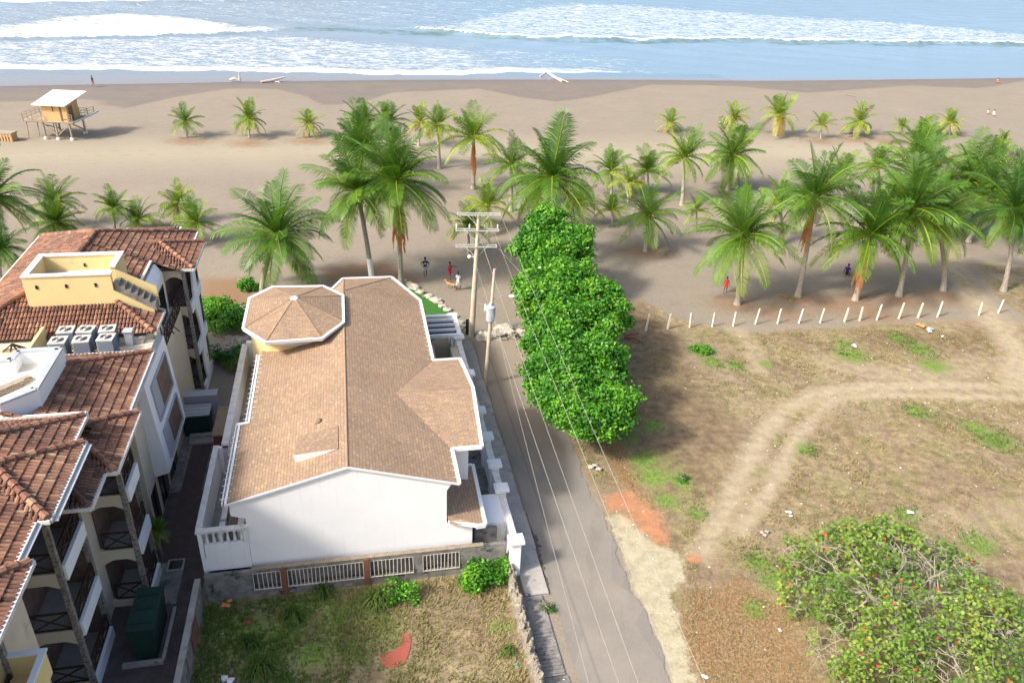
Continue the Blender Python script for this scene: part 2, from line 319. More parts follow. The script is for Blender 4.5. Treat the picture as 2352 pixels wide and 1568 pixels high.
clay = sm(sdf(pxpoly([(1382, 1136), (1444, 1121), (1477, 1154), (1514, 1176), (1540, 1231), (1540, 1257), (1503, 1249), (1463, 1213), (1430, 1176), (1397, 1176)]), X, Y), 0.9)
clay = np.maximum(clay, sm(sdf(pxpoly([(1578, 1276), (1600, 1270), (1618, 1282), (1605, 1300), (1585, 1298)]), X, Y), 0.4))
redp = sm(sdf(pxpoly([(872, 1500), (878, 1530), (898, 1533), (930, 1522), (943, 1485), (942, 1456), (922, 1456), (917, 1488), (892, 1494)]), X, Y), 0.12)
pale = sm(sdf(pxpoly([(1393, 1176), (1444, 1187), (1503, 1246), (1551, 1264), (1573, 1286), (1569, 1334), (1540, 1360), (1560, 1440), (1610, 1568), (1700, 1900), (1560, 1900), (1540, 1568), (1485, 1400), (1452, 1352), (1433, 1279), (1407, 1213)]), X, Y), 0.3)
lit = sm(sdf(pxpoly([(1390, 1015), (1430, 1020), (1450, 1080), (1470, 1130), (1520, 1170), (1480, 1160), (1430, 1115), (1400, 1070)]), X, Y), 0.8)
lit = np.maximum(lit, sm(sdf(pxpoly([(1590, 1370), (1700, 1340), (1800, 1400), (1850, 1568), (1850, 2000), (1620, 2000), (1575, 1450)]), X, Y), 1.6))
brown = np.maximum(sm(sdf(pxpoly([(1380, 750), (1450, 690), (1550, 760), (1700, 1010), (1600, 1130), (1440, 1040)]), X, Y), 3) * 0.9,
    np.maximum(sm(sdf(pxpoly([(440, 690), (470, 640), (560, 640), (575, 700), (480, 715)]), X, Y), 2.5), sm(sdf(pxpoly([(740, 620), (870, 600), (960, 640), (930, 660), (760, 650)]), X, Y), 1.5)))
brown = np.maximum(brown, 0.8 * sm(sdf(pxpoly([(1940, 760), (2350, 760), (2352, 800), (2000, 800)]), X, Y), 2.5))
for p in [(1700, 700), (1835, 690), (1965, 695), (2070, 690), (2165, 680), (1480, 580), (1900, 700), (2010, 720), (1780, 715), (1885, 325), (1960, 322), (2040, 325), (430, 325), (573, 330), (710, 325)]:
    g = G(*p); brown = np.maximum(brown, 0.8 * sm(np.hypot((X - g.x) / 1.6, Y - g.y) - 1.5, 3))  # brown sand round the palm feet, partly their shadows painted in
# wet sand: scalloped edge landward of the water
wl_px = [(-900, 215), (-400, 205), (0, 198), (300, 193), (640, 187), (900, 184), (1176, 183), (1500, 183.5), (1750, 186), (2000, 183.5), (2352, 179), (2800, 172), (3400, 160)]
WL = [G(x, y) for x, y in wl_px]
SD = math.atan2(WL[-3].y - WL[2].y, WL[-3].x - WL[2].x); cs, ss = math.cos(SD), math.sin(SD)
def st(x, y): return x * cs + y * ss, -x * ss + y * cs
wl_s = [st(p.x, p.y)[0] for p in WL]; wl_t = [st(p.x, p.y)[1] for p in WL]
SS = X * cs + Y * ss; TT = -X * ss + Y * cs; shore = np.interp(SS, wl_s, wl_t)
damp_px = [(-600, 250), (0, 236), (120, 234), (220, 230), (280, 252), (400, 225), (520, 205), (640, 206), (700, 222), (740, 244), (820, 240), (900, 215), (1100, 205), (1200, 225), (1280, 236), (1360, 225), (1500, 196), (1700, 200), (1850, 216), (1950, 208), (2100, 198), (2250, 205), (2352, 188), (2900, 190)]
dp = [st(*G(x, y)[:2]) for x, y in damp_px]; dam = np.interp(SS, [p[0] for p in dp], [p[1] for p in dp])
wet = np.clip((TT - dam) / 2.2 + 0.3, 0, 1) * np.where(TT > dam - 2, 1, 0)
wetter = np.clip((TT - shore + 3.0) / 2.0, 0, 1)
midd = sm(line_d(T((-300, 400), (0, 360), (400, 350), (800, 345), (1300, 350), (1700, 350), (2000, 345)), X, Y) - 6, 10)
rut = np.zeros(X.shape)
for o in (0, 1.9, 5.2, 7.3): rut = np.maximum(rut, sm(np.abs(TT - (st(*G(600, 372)[:2])[1] + o + 0.6 * np.sin(SS / 17.0))) - 0.18, 0.5))
for o in (0, 2.0, 6.0): rut = np.maximum(rut, sm(np.abs(TT - (st(*G(600, 452)[:2])[1] + o + 0.9 * np.sin(SS / 11.0 + 1))) - 0.15, 0.5))
Z = np.zeros(X.shape)
hum = np.zeros(X.shape)
for i in range(26):
    a, b, ph = R.uniform(-0.5, 0.5), R.uniform(-0.5, 0.5), R.uniform(0, 6.3); hum += np.sin(a * X + b * Y + ph)
beach = np.clip((VV - 27) / 8, 0, 1) * np.clip((shore - TT) / 6, 0, 1)
Z += hum * 0.012 * beach
Z -= np.clip(TT - shore - 0.3, 0, 200) * 0.04
lotg = np.clip((UU - 20) / 3, 0, 1) * np.clip((30 - VV) / 5, 0, 1); Z += (hum * 0.010 - 0.02) * lotg * (1 - track)
vs = np.stack([X, Y, Z], -1).reshape(-1, 3); ny, nx = X.shape
idx = np.arange(nx * ny).reshape(ny, nx)
fs = np.stack([idx[:-1, :-1], idx[:-1, 1:], idx[1:, 1:], idx[1:, :-1]], -1).reshape(-1, 4)
def grid_mesh(name, vs, fs, m, attrs, smooth=True):
    me = bpy.data.meshes.new(name); me.vertices.add(len(vs)); me.vertices.foreach_set('co', vs.astype(np.float32).ravel())
    me.loops.add(fs.size); me.loops.foreach_set('vertex_index', fs.astype(np.int32).ravel())
    me.polygons.add(len(fs)); me.polygons.foreach_set('loop_start', np.arange(0, fs.size, 4, dtype=np.int32)); me.polygons.foreach_set('loop_total', np.full(len(fs), 4, dtype=np.int32))
    me.update(calc_edges=True); me.polygons.foreach_set('use_smooth', [smooth] * len(fs))
    for k, a in attrs.items():
        c = np.ones((len(vs), 4), np.float32)
        for i, q in enumerate(a): c[:, i] = q.reshape(-1)
        at = me.attributes.new(k, 'FLOAT_COLOR', 'POINT'); at.data.foreach_set('color', c.ravel())
    me.materials.append(m); ob = bpy.data.objects.new(name, me); S.collection.objects.link(ob); return ob
def ground_mat():
    m, n, b, o = nodes('ground')
    v = coords(n, 'Object')
    def att(nm):
        a = N(n, 'ShaderNodeAttribute', attribute_name=nm); s = n.nodes.new('ShaderNodeSeparateColor'); n.links.new(a.outputs['Color'], s.inputs[0]); return s.outputs
    A, B, C, D = att('ga'), att('gb'), att('gc'), att('gd')
    n1 = noise(n, v, 0.25, 7, 0.7); n2 = noise(n, v, 1.6, 5, 0.65); n3 = noise(n, v, 7, 4, 0.7); n4 = noise(n, v, 0.07, 3, 0.5)
    def edge(a, nz, k=0.9, lo=0.42, hi=0.58):          # ragged version of a soft mask
        x = N(n, 'ShaderNodeMath', operation='SUBTRACT'); n.links.new(nz, x.inputs[0]); x.inputs[1].default_value = 0.5
        y = N(n, 'ShaderNodeMath', operation='MULTIPLY_ADD'); n.links.new(x.outputs[0], y.inputs[0]); y.inputs[1].default_value = k; n.links.new(a, y.inputs[2])
        return ramp(n, y.outputs[0], [(lo, 0.0), (hi, 1.0)])
    def rise(a, nz, k=0.9, lo=0.05, hi=0.6):
        s = n.nodes.new('ShaderNodeMath'); s.operation = 'MULTIPLY'; n.links.new(edge(a, nz, k, lo, hi), s.inputs[0]); g = ramp(n, a, [(0.0, 0.0), (0.15, 1.0)]); n.links.new(g, s.inputs[1]); return s.outputs[0]
    sand = ramp(n, n1, [(0.3, (0.245, 0.208, 0.160)), (0.7, (0.290, 0.246, 0.188))])
    sand = mixc(n, ramp(n, n4, [(0.4, 0.0), (0.65, 0.55)]), sand, (0.262, 0.226, 0.182))
    sand = mixc(n, ramp(n, noise(n, v, 0.9, 6, 0.75), [(0.45, 0.0), (0.7, 0.35)]), sand, (0.21, 0.172, 0.125))
    wvn = noise(n, coords(n, 'Object', (0.25, 2.2, 1), -0.2), 0.8, 5, 0.7); sand = mixc(n, ramp(n, wvn, [(0.5, 0.0), (0.68, 0.35)]), sand, (0.22, 0.18, 0.13))
    ftp = noise(n, v, 2.6, 3, 0.8); sand = mixc(n, ramp(n, ftp, [(0.56, 0.0), (0.66, 0.28)]), sand, (0.19, 0.155, 0.115))
    sand = mixc(n, D[0], sand, (0.335, 0.292, 0.212))
    sand = mixc(n, edge(D[1], n2, 0.8, 0.35, 1.1), sand, (0.28, 0.22, 0.165))
    sand = mixc(n, rise(C[2], n2, 1.0, 0.1, 0.8), sand, (0.25, 0.155, 0.09))
    dg = ramp(n, n2, [(0.3, (0.155, 0.117, 0.066)), (0.46, (0.26, 0.198, 0.112)), (0.6, (0.35, 0.275, 0.156)), (0.75, (0.43, 0.35, 0.20))])
    dg = mixc(n, ramp(n, n1, [(0.42, 0.0), (0.58, 0.75)]), dg, ramp(n, n2, [(0.35, (0.15, 0.10, 0.068)), (0.65, (0.29, 0.20, 0.14))]))
    dg = mixc(n, ramp(n, n3, [(0.35, 0.5), (0.55, 0.0)]), dg, (0.16, 0.13, 0.06))
    dg = mixc(n, ramp(n, noise(n, v, 0.33, 6, 0.75), [(0.49, 0.0), (0.64, 0.5)]), dg, ramp(n, n2, [(0.35, (0.11, 0.125, 0.032)), (0.65, (0.25, 0.25, 0.075))]))
    dg = mixc(n, ramp(n, noise(n, v, 0.16, 4, 0.6), [(0.5, 0.0), (0.68, 0.6)]), dg, (0.35, 0.28, 0.19))
    dg = mixc(n, rise(C[2], n1, 1.0, 0.1, 0.8), dg, ramp(n, n2, [(0.35, (0.14, 0.098, 0.058)), (0.65, (0.26, 0.19, 0.11))]))
    c = mixc(n, edge(A[0], n2, 0.9), sand, dg)
    c = mixc(n, rise(B[2], n3, 1.0, 0.1, 0.7), c, ramp(n, n3, [(0.35, (0.14, 0.095, 0.05)), (0.5, (0.25, 0.160, 0.08)), (0.7, (0.35, 0.25, 0.14))]))
    c = mixc(n, edge(A[2], n1, 1.3, 0.15, 1.25), c, ramp(n, n2, [(0.35, (0.30, 0.245, 0.165)), (0.6, (0.41, 0.335, 0.22))]))
    c = mixc(n, rise(A[1], mixc(n, 0.6, n2, n3), 3.0, 0.35, 0.95), c, ramp(n, n3, [(0.35, (0.085, 0.15, 0.028)), (0.65, (0.20, 0.29, 0.055))]))
    c = mixc(n, edge(B[1], mixc(n, 0.4, n2, n3), 2.2, 0.25, 0.9), c, ramp(n, n2, [(0.35, (0.35, 0.31, 0.205)), (0.65, (0.46, 0.41, 0.28))]))
    c = mixc(n, edge(B[0], mixc(n, 0.4, n2, n3), 2.2, 0.3, 0.95), c, ramp(n, n2, [(0.35, (0.36, 0.17, 0.085)), (0.65, (0.46, 0.22, 0.115))]))
    c = mixc(n, edge(C[0], n1, 1.1, 0.35, 0.75), c, ramp(n, n1, [(0.3, (0.165, 0.142, 0.122)), (0.7, (0.205, 0.176, 0.148))]))
    c = mixc(n, D[2], c, (0.17, 0.145, 0.135))
    c = mixc(n, 1.0, c, ramp(n, n3, [(0.25, 0.82), (0.75, 1.12)]), 'MULTIPLY')
    n.links.new(c, b.inputs['Base Color'])
    rr = ramp(n, D[2], [(0, 0.92), (1, 0.35)]); n.links.new(rr, b.inputs['Roughness']); b.inputs['Specular IOR Level'].default_value = 0.3
    hb = mixc(n, 0.5, n2, n3); bump(n, b, hb, 0.7, 0.09); return m
gr = grid_mesh('ground', vs, fs, ground_mat(), {'ga': (grass, green, track), 'gb': (clay, pale, lit), 'gc': (wet, redp, brown), 'gd': (midd, rut, wetter)})
tag(gr, kind='structure')
# ================================================================ SEA
tt = np.concatenate([np.arange(0, 3, 0.3), np.arange(3, 110, 0.6), np.arange(110, 260, 2.0), np.geomspace(262, 3500, 30)])
sx = np.concatenate([np.geomspace(-3000, -262, 14), np.arange(-260, -130, 5), np.arange(-130, 250, 1.2), np.arange(250, 420, 8), np.geomspace(430, 3500, 14)])
SX, TQ = np.meshgrid(sx, tt)
base_t = np.interp(SX, wl_s, wl_t); TA = base_t + TQ - 0.3
WX = SX * cs - TA * ss; WY = SX * ss + TA * cs
def crest(px, amp, s_lo=0.9, s_hi=4.5, tap=12):
    p = [st(*G(x, y)[:2]) for x, y in px]; a = [q[0] for q in p]; b = [q[1] for q in p]
    tc = np.interp(SX, a, b); wob = 0.8 * np.sin(SX / 5.3) + 0.6 * np.sin(SX / 2.1 + 1); d = TA - tc - wob * 0.6
    k = np.clip((SX - a[0]) / tap, 0, 1) * np.clip((a[-1] - SX) / tap, 0, 1)
    return np.where(d < 0, np.exp(-(d / s_lo) ** 2), np.exp(-(d / s_hi) ** 2)) * amp * k, d, k
c1, d1, k1 = crest([(-900, 112), (-300, 100), (0, 92), (200, 88), (340, 85), (500, 80), (640, 72), (680, 68)], 0.7)
c2, d2, k2 = crest([(860, 66), (1000, 78), (1176, 90), (1400, 97), (1700, 96), (2000, 102), (2352, 104), (2900, 100), (3400, 95)], 1.1)
c3, d3, k3 = crest([(640, 66), (760, 70), (900, 76), (1050, 82)], 0.6, 1.2, 4, 6)
c4, d4, k4 = crest([(-500, 20), (0, 14), (300, 12), (640, 4)], 0.9)
chop = np.zeros(SX.shape)
for i in range(40):
    wl = R.uniform(2.5, 14); a = R.uniform(-0.9, 0.9); chop += wl / 14 * np.sin(2 * math.pi / wl * (math.sin(a) * SX + math.cos(a) * TA) + R.uniform(0, 6.3))
deep = np.clip((TQ - 6) / 25, 0, 1)
WZ = 0.015 + c1 + c2 + c3 + c4 + chop * 0.035 * deep * np.clip((1500 - TQ) / 1200, 0, 1) + np.clip(TQ - 4, 0, 10) * 0.003
film = np.clip(1 - TQ / np.maximum(0.5, np.interp(SX, [st(*G(x, 170)[:2])[0] for x in (-600, 0, 640, 1000, 1300, 2352)], [16, 15, 11, 7, 5, 2])), 0, 1)
WZ -= film * 0.0
foam = np.full(SX.shape, 0.10)
def fo(px, val, f=6.0, k=None):
    global foam
    m_ = sm(sdf(pxpoly(px), WX, WY), f) * val; foam = np.maximum(foam, m_ if k is None else m_ * k)
fo([(-900, 110), (0, 92), (340, 88), (640, 75), (655, 60), (560, 62), (480, 45), (300, 30), (150, 38), (0, 60), (-900, 80)], 0.72, 10)
fo([(-900, 112), (0, 92), (640, 80), (900, 100), (1100, 115), (1176, 165), (1040, 171), (640, 163), (0, 158), (-900, 170)], 0.50, 8)
fo([(900, 95), (1176, 108), (1400, 120), (1560, 150), (1450, 166), (1100, 168)], 0.36, 16)
fo([(910, 68), (1176, 90), (1700, 96), (2352, 104), (2900, 100), (2600, 80), (2352, 76), (2200, 60), (2000, 45), (1800, 35), (1500, 12), (1300, 4), (1150, 20), (1000, 50)], 0.52, 20)
fo([(-900, 20), (0, 10), (100, 12), (560, 6), (640, -6), (0, -6), (-900, -8)], 0.8, 5)
fo([(-900, 50), (0, 60), (300, 30), (700, 60), (1100, 60), (1300, 0), (700, 0), (0, 12), (-900, 20)], 0.34, 14)
edge_px = [(-900, 172), (0, 157), (200, 158), (400, 161), (640, 163), (800, 167), (900, 170), (1000, 171), (1100, 167), (1176, 165), (1350, 165), (1500, 166), (1650, 170)]
ep = [st(*G(x, y)[:2]) for x, y in edge_px]; et = np.interp(SX, [p[0] for p in ep], [p[1] for p in ep]) + 0.5 * np.sin(SX / 3.0) + 0.35 * np.sin(SX / 1.3)
fade = np.clip((ep[-1][0] - SX) / 40, 0, 1)
foam = np.maximum(foam, np.where(np.abs(TA - et) < 1.1, 0.95, 0) * fade); foam = np.maximum(foam, sm(np.abs(TA - et - 2.5) - 2, 3) * 0.75 * fade)
foam = np.where(TA < et - 1.1, foam * np.where(fade > 0, 0.0, 1.0) + np.where(fade > 0, 0.02, 0.0), foam)
for d, k, c in ((d1, k1, 1.0), (d2, k2, 1.0)): foam = np.maximum(foam, np.where((d > -0.6) & (d < 1.6 + 1.2 * np.sin(SX / 7.0)), 1.0, 0) * k)
face = np.where((d2 < -0.3) & (d2 > -2.6), 1.0, 0) * k2; face = np.maximum(face, np.where((d3 < 0.2) & (d3 > -2.4), 1.0, 0) * k3); face = np.maximum(face, 0.6 * np.where((d1 < -0.8) & (d1 > -2.2), 1.0, 0) * k1)
foam = np.where(face > 0.5, foam * 0.35, foam)
foam = np.where(TQ > 200, 0.12, foam)
bluer = np.clip((SX - 0) / 60, 0, 1)  # bluer sky reflection towards the right, put into the water colour
def sea_mat():
    m, n, b, o = nodes('sea_water')
    a = N(n, 'ShaderNodeAttribute', attribute_name='fa'); s = n.nodes.new('ShaderNodeSeparateColor'); n.links.new(a.outputs['Color'], s.inputs[0])
    a2 = N(n, 'ShaderNodeAttribute', attribute_name='fb'); s2 = n.nodes.new('ShaderNodeSeparateColor'); n.links.new(a2.outputs['Color'], s2.inputs[0])
    v = coords(n, 'Object', (1, 1, 1)); vr = coords(n, 'Object', (0.45, 1.3, 1), -SD)
    na = noise(n, vr, 0.5, 6, 0.72, 0.4); nb = noise(n, v, 1.6, 4, 0.7); vo = N(n, 'ShaderNodeTexVoronoi', i_Scale=0.9); vo.feature = 'DISTANCE_TO_EDGE'; n.links.new(vr, vo.inputs['Vector'])
    cmb = mixc(n, 0.35, na, nb); cmb = ramp(n, cmb, [(0.33, 0.0), (0.66, 1.0)]); cmb = mixc(n, 0.3, cmb, ramp(n, vo.outputs['Distance'], [(0.0, 0.0), (0.35, 1.0)]))
    x = N(n, 'ShaderNodeMath', operation='SUBTRACT'); n.links.new(s.outputs[0], x.inputs[0]); n.links.new(cmb, x.inputs[1])
    fm = ramp(n, x.outputs[0], [(0.0, 0.06), (0.02, 0.25), (0.18, 0.7), (0.5, 1.0)])
    fz = N(n, 'ShaderNodeMath', operation='GREATER_THAN'); n.links.new(s.outputs[0], fz.inputs[0]); fz.inputs[1].default_value = 0.06; fm = mixc(n, 1.0, fm, fz.outputs[0], 'MULTIPLY')
    water = mixc(n, s.outputs[2], (0.20, 0.26, 0.32), (0.155, 0.27, 0.38))
    water = mixc(n, ramp(n, nb, [(0.4, 0.0), (0.65, 0.5)]), water, (0.26, 0.34, 0.41))
    fcn = N(n, 'ShaderNodeMath', operation='MULTIPLY'); n.links.new(s.outputs[1], fcn.inputs[0]); n.links.new(ramp(n, na, [(0.38, 0.15), (0.6, 1.0)]), fcn.inputs[1]); water = mixc(n, fcn.outputs[0], water, (0.10, 0.17, 0.17))
    water = mixc(n, s2.outputs[0], water, (0.24, 0.215, 0.21))
    c = mixc(n, fm, water, (0.60, 0.62, 0.645)); n.links.new(c, b.inputs['Base Color'])
    r = ramp(n, fm, [(0, 0.16), (0.5, 0.75)]); n.links.new(r, b.inputs['Roughness']); b.inputs['IOR'].default_value = 1.34; b.inputs['Specular IOR Level'].default_value = 0.5
    h = mixc(n, 0.4, noise(n, vr, 0.8, 6, 0.7), fm); bm = bump(n, b, h, 0.6, 0.35)
    st_ = ramp(n, s2.outputs[0], [(0, 0.6), (0.6, 0.08)]); n.links.new(st_, bm.inputs['Strength']); return m
vs2 = np.stack([WX, WY, WZ], -1).reshape(-1, 3); ny, nx = WX.shape; idx = np.arange(nx * ny).reshape(ny, nx)
fs2 = np.stack([idx[:-1, :-1], idx[:-1, 1:], idx[1:, 1:], idx[1:, :-1]], -1).reshape(-1, 4)
sea = grid_mesh('sea', vs2, fs2, sea_mat(), {'fa': (foam, face, bluer), 'fb': (film, film, film)}); tag(sea, kind='structure')
# ================================================================ ROAD AND PAVEMENT
def road_mat():
    m, n, b, o = nodes('asphalt')
    v = coords(n, 'Object'); uv = coords(n, 'UV'); sp = n.nodes.new('ShaderNodeSeparateXYZ'); n.links.new(uv, sp.inputs[0])
    v0 = -O0.x * sA + O0.y * cA
    c = ramp(n, noise(n, v, 0.4, 5, 0.6), [(0.3, (0.20, 0.180, 0.155)), (0.7, (0.255, 0.228, 0.195))])
    c = mixc(n, ramp(n, noise(n, v, 12, 3, 0.7), [(0.4, 0.0), (0.7, 0.4)]), c, (0.30, 0.27, 0.23))
    mr = N(n, 'ShaderNodeMapRange'); n.links.new(sp.outputs[1], mr.inputs[0]); mr.inputs[1].default_value = v0 + 5; mr.inputs[2].default_value = v0 + 22
    ad = N(n, 'ShaderNodeMath', operation='MULTIPLY_ADD'); n.links.new(noise(n, v, 0.7, 6, 0.65), ad.inputs[0]); ad.inputs[1].default_value = 0.9; n.links.new(mr.outputs[0], ad.inputs[2])
    c = mixc(n, ramp(n, ad.outputs[0], [(0.55, 0.0), (1.25, 0.9)]), c, (0.29, 0.238, 0.18))
    stn = noise(n, coords(n, 'Object', (1, 0.25, 1), AH), 0.8, 4, 0.6); c = mixc(n, ramp(n, stn, [(0.55, 0.0), (0.75, 0.35)]), c, (0.12, 0.11, 0.10))
    vc = N(n, 'ShaderNodeTexVoronoi', i_Scale=0.28); vc.feature = 'DISTANCE_TO_EDGE'; wv = mixc(n, 0.12, v, N(n, 'ShaderNodeTexNoise', i_Scale=1.5).outputs['Color'], 'ADD'); n.links.new(wv, vc.inputs['Vector'])
    sx_ = N(n, 'ShaderNodeMapRange'); n.links.new(sp.outputs[0], sx_.inputs[0]); u0_ = O0.x * cA + O0.y * sA; sx_.inputs[1].default_value = u0_ + 15.3; sx_.inputs[2].default_value = u0_ + 15.5
    c = mixc(n, ramp(n, sx_.outputs[0], [(0.0, 0.0), (0.4, 0.35), (0.6, 0.35), (1.0, 0.0)]), c, (0.12, 0.11, 0.10))
    pt = N(n, 'ShaderNodeTexVoronoi', i_Scale=0.22); n.links.new(v, pt.inputs['Vector']); c = mixc(n, ramp(n, pt.outputs['Color'], [(0.75, 0.0), (0.78, 0.25)]), c, (0.15, 0.14, 0.13))
    c = mixc(n, ramp(n, noise(n, v, 2.2, 6, 0.8), [(0.56, 0.0), (0.68, 0.5)]), c, (0.33, 0.28, 0.21))
    n.links.new(c, b.inputs['Base Color']); b.inputs['Roughness'].default_value = 0.9; b.inputs['Specular IOR Level'].default_value = 0.2
    bump(n, b, noise(n, v, 30, 3), 0.4, 0.01); return m
M['road'] = road_mat()
rb = MB(); e0 = [(14.55 + 0.05 * math.sin(v * 1.3), v) for v in np.arange(-16, 24.1, 0.25)]
e1 = [(18.55 + 0.12 * math.sin(v * 0.9) + 0.09 * math.sin(v * 2.7) + 0.05 * math.sin(v * 7.1), v) for v in np.arange(-16, 24.1, 0.25)]
for i in range(len(e0) - 1): rb.quad(U(*e0[i], 0.03), U(*e1[i], 0.03), U(*e1[i + 1], 0.03), U(*e0[i + 1], 0.03))
tag(rb.build('road', M['road']), kind='structure')
pv = MB()
for i, v in enumerate(np.arange(-2.4, 23, 1.5)):
    pv.ub(13.22, 14.42 + 0.04 * math.sin(v), v, v + 1.49, -0.1, 0.11 + 0.006 * (i % 3))
tag(pv.build('pavement', M['concrete']), kind='structure')
pv = MB(); pv.ub(13.0, 14.05, -7.0, -2.45, -0.1, 0.07); pv.ub(13.1, 14.15, -14, -7.05, -0.1, 0.05)
for i in range(13):
    v = -6.9 + 0.2 * i; pv.ub(13.1, 14.0, v, v + 0.09, 0.072, 0.10)
tag(pv.build('broken_pavement', M['grime']), kind='structure')
gu = MB()
for k in range(150):
    v = -1.8 + 5.2 * R.random(); gu.blob(U(14.46 + 0.09 * math.sin(v * 1.7) + R.gauss(0, 0.07), v, 0.035), 0.03 + 0.08 * R.random(), k, 0.5, 6, 4, sc=(1, 1, 0.25))
tag(gu.build('gutter_debris', M['darkpave'], smooth=True), kind='stuff', label='dark wet leaves and dirt lying along the gutter', cat='debris')
al = MB(); al.ub(-7.5, -1.85, -16, 8.0, -0.1, 0.02); tag(al.build('alley_path', M['darkpave']), kind='structure')
al = MB(); al.ub(-4.0, -2.9, 2.6, 12.5, -0.05, 0.035); tag(al.build('alley_red_paving', M['redpave']), kind='structure')
al = MB(); al.ub(-4.1, -2.9, -0.3, 2.5, -0.05, 0.05); al.ub(-7, -1.85, 8.01, 17, -0.1, 0.03); tag(al.build('alley_slab', M['grime']), kind='structure')
rp_ = MB(); rp_.poly([G(x, y, 0.035) for x, y in [(872, 1503), (876, 1525), (888, 1532), (903, 1533), (918, 1528), (931, 1519), (938, 1503), (943, 1484), (944, 1468), (940, 1455), (930, 1452), (921, 1458), (921, 1473), (916, 1487), (905, 1493), (888, 1495)]][::-1]); tag(rp_.build('red_clay_ground', M['redclay']), kind='structure')
lw = MB(); lw.poly([U(9.2, 21, 0.05)] + [G(*p) + Vector((0, 0, 0.05)) for p in [(1048, 745), (1024, 713), (1000, 696), (972, 682), (960, 673), (925, 652)]] + [U(5, 29.5, 0.05), U(5, 22, 0.05)])
tag(lw.build('lawn', M['turf']), kind='structure')
# ================================================================ WHITE BEACH HOUSE
hs = thing('beach_house', 'white gabled beach house with brown shingle roof and octagonal turret beside the street', 'house', U(5, 9, 0))
ZE, ZR, UR = 5.35, 6.85, 5.3
def zl(u): return ZE + (ZR - ZE) * (u / UR)
def zr(u): return ZE + (ZR - ZE) * ((10.3 - u) / 5.0)
def zm(u): return zl(u) if u < UR else zr(u)
wl_ = MB()
def prism(mb, pts, z0, zf, tone=0.5):   # vertical walls round an outline, top height from zf(u,v)
    for i in range(len(pts)):
        a, b = pts[i], pts[(i + 1) % len(pts)]
        mb.quad(U(*a, z0), U(*b, z0), U(*b, zf(*b)), U(*a, zf(*a)), tone)
# gable wall facing the camera
wl_.poly([U(0.65, 0.06, 1.5), U(11.0, 0.06, 1.5), U(11.0, 0.06, 2.75), U(9.75, 0.06, 2.95), U(9.75, 0.06, 4.9), U(10.0, 0.06, zr(10.0) - 0.12), U(UR, 0.06, ZR - 0.10), U(0.05, 0.06, ZE - 0.10), U(0.05, 0.06, 4.6), U(0.65, 0.06, 4.4)])
wl_.quad(U(0.65, 0.06, 0), U(0.65, 5.9, 0), U(0.65, 5.9, 5.25), U(0.65, 0.06, 5.25))
wl_.quad(U(0.65, 5.9, 0), U(0.95, 5.9, 0), U(0.95, 5.9, 5.25), U(0.65, 5.9, 5.25))
wl_.quad(U(0.95, 5.9, 0), U(0.95, 21, 0), U(0.95, 21, 5.2), U(0.95, 5.9, 5.2))
for a, b in (((9.75, 0.06), (9.75, 3.0)), ((9.75, 3.0), (11.2, 3.0)), ((11.2, 3.0), (11.2, 11.1)), ((11.2, 11.1), (9.8, 11.1)), ((9.8, 11.1), (9.8, 19.6)), ((9.8, 19.6), (8.3, 23.2)), ((8.3, 23.2), (5.3, 23.2)), ((5.3, 23.2), (0.95, 21))):
    wl_.quad(U(*a, 0), U(*b, 0), U(*b, 5.2), U(*a, 5.2))
wl_.ub(9.76, 11.0, 0.09, 4.1, 0, 2.7)
wl_.poly([U(11.2, 3.0, 5.2), U(11.2, 11.1, 5.2), U(11.2, 7.1, 5.98)])
wl_.build('wall', M['wallwhite'], hs)
pl = MB(); pl.ub(0.66, 10.9, 0.0, 0.3, 0, 1.5); pl.build('wall_base_shade', M['grime'], hs)  # dark wall base, painted shade of the space behind the bars
# main roof
rf = MB()
th = 0.0
def rp(*p): rf.poly([U(u, v, z) for u, v, z in p])
rp((0, 0, ZE), (UR, 0, ZR), (UR, 6.1, ZR), (0, 6.1, ZE))                              # left slope, front
rp((0.45, 6.1, zl(0.45)), (UR, 6.1, ZR), (UR, 17.5, ZR), (0.45, 17.5, zl(0.45)))       # left slope
rp((UR, 0, ZR), (10.25, 0, zr(10.25)), (10.25, 2.75, zr(10.25)), (7.85, 7.05, zr(7.85)), (UR, 7.05, ZR))
rp((UR, 7.05, ZR), (7.85, 7.05, zr(7.85)), (10.25, 11.4, zr(10.25)), (10.25, 19.6, zr(10.25)), (UR, 18.5, ZR))
rp((7.85, 7.05, 6.08), (10.25, 2.75, zr(10.25)), (11.75, 2.75, ZE + 0.0), (11.95, 7.05, 6.08))  # wing, near slope
rp((7.85, 7.05, 6.08), (11.95, 7.05, 6.08), (11.85, 11.4, ZE), (10.25, 11.4, ZE))      # wing, far slope
rp((UR, 18.5, ZR), (10.25, 19.6, ZE), (8.6, 23.6, ZE))
rp((UR, 18.5, ZR), (8.6, 23.6, ZE), (5.3, 23.7, ZE)); rp((UR, 18.5, ZR), (5.3, 23.7, ZE), (4.4, 21.6, ZE)); rp((UR, 18.5, ZR), (4.4, 21.6, ZE), (0.45, 21.0, ZE), (0.45, 17.5, zl(0.45)), (UR, 17.5, ZR))
roof = rf.build('roof', M['shingle'], hs)
def ridge(a, b): rc = MB(); rc.tube([U(*a), U(*b)], 0.038, 6); rc.build('ridge_cap', M['shingle'], roof)
ridge((UR, 0, ZR), (UR, 18.5, ZR)); ridge((UR, 18.5, ZR), (8.6, 23.6, ZE)); ridge((UR, 18.5, ZR), (10.25, 19.6, ZE)); ridge((UR, 18.5, ZR), (5.3, 23.7, ZE))
ridge((7.9, 7.05, 6.08), (11.95, 7.05, 6.08))
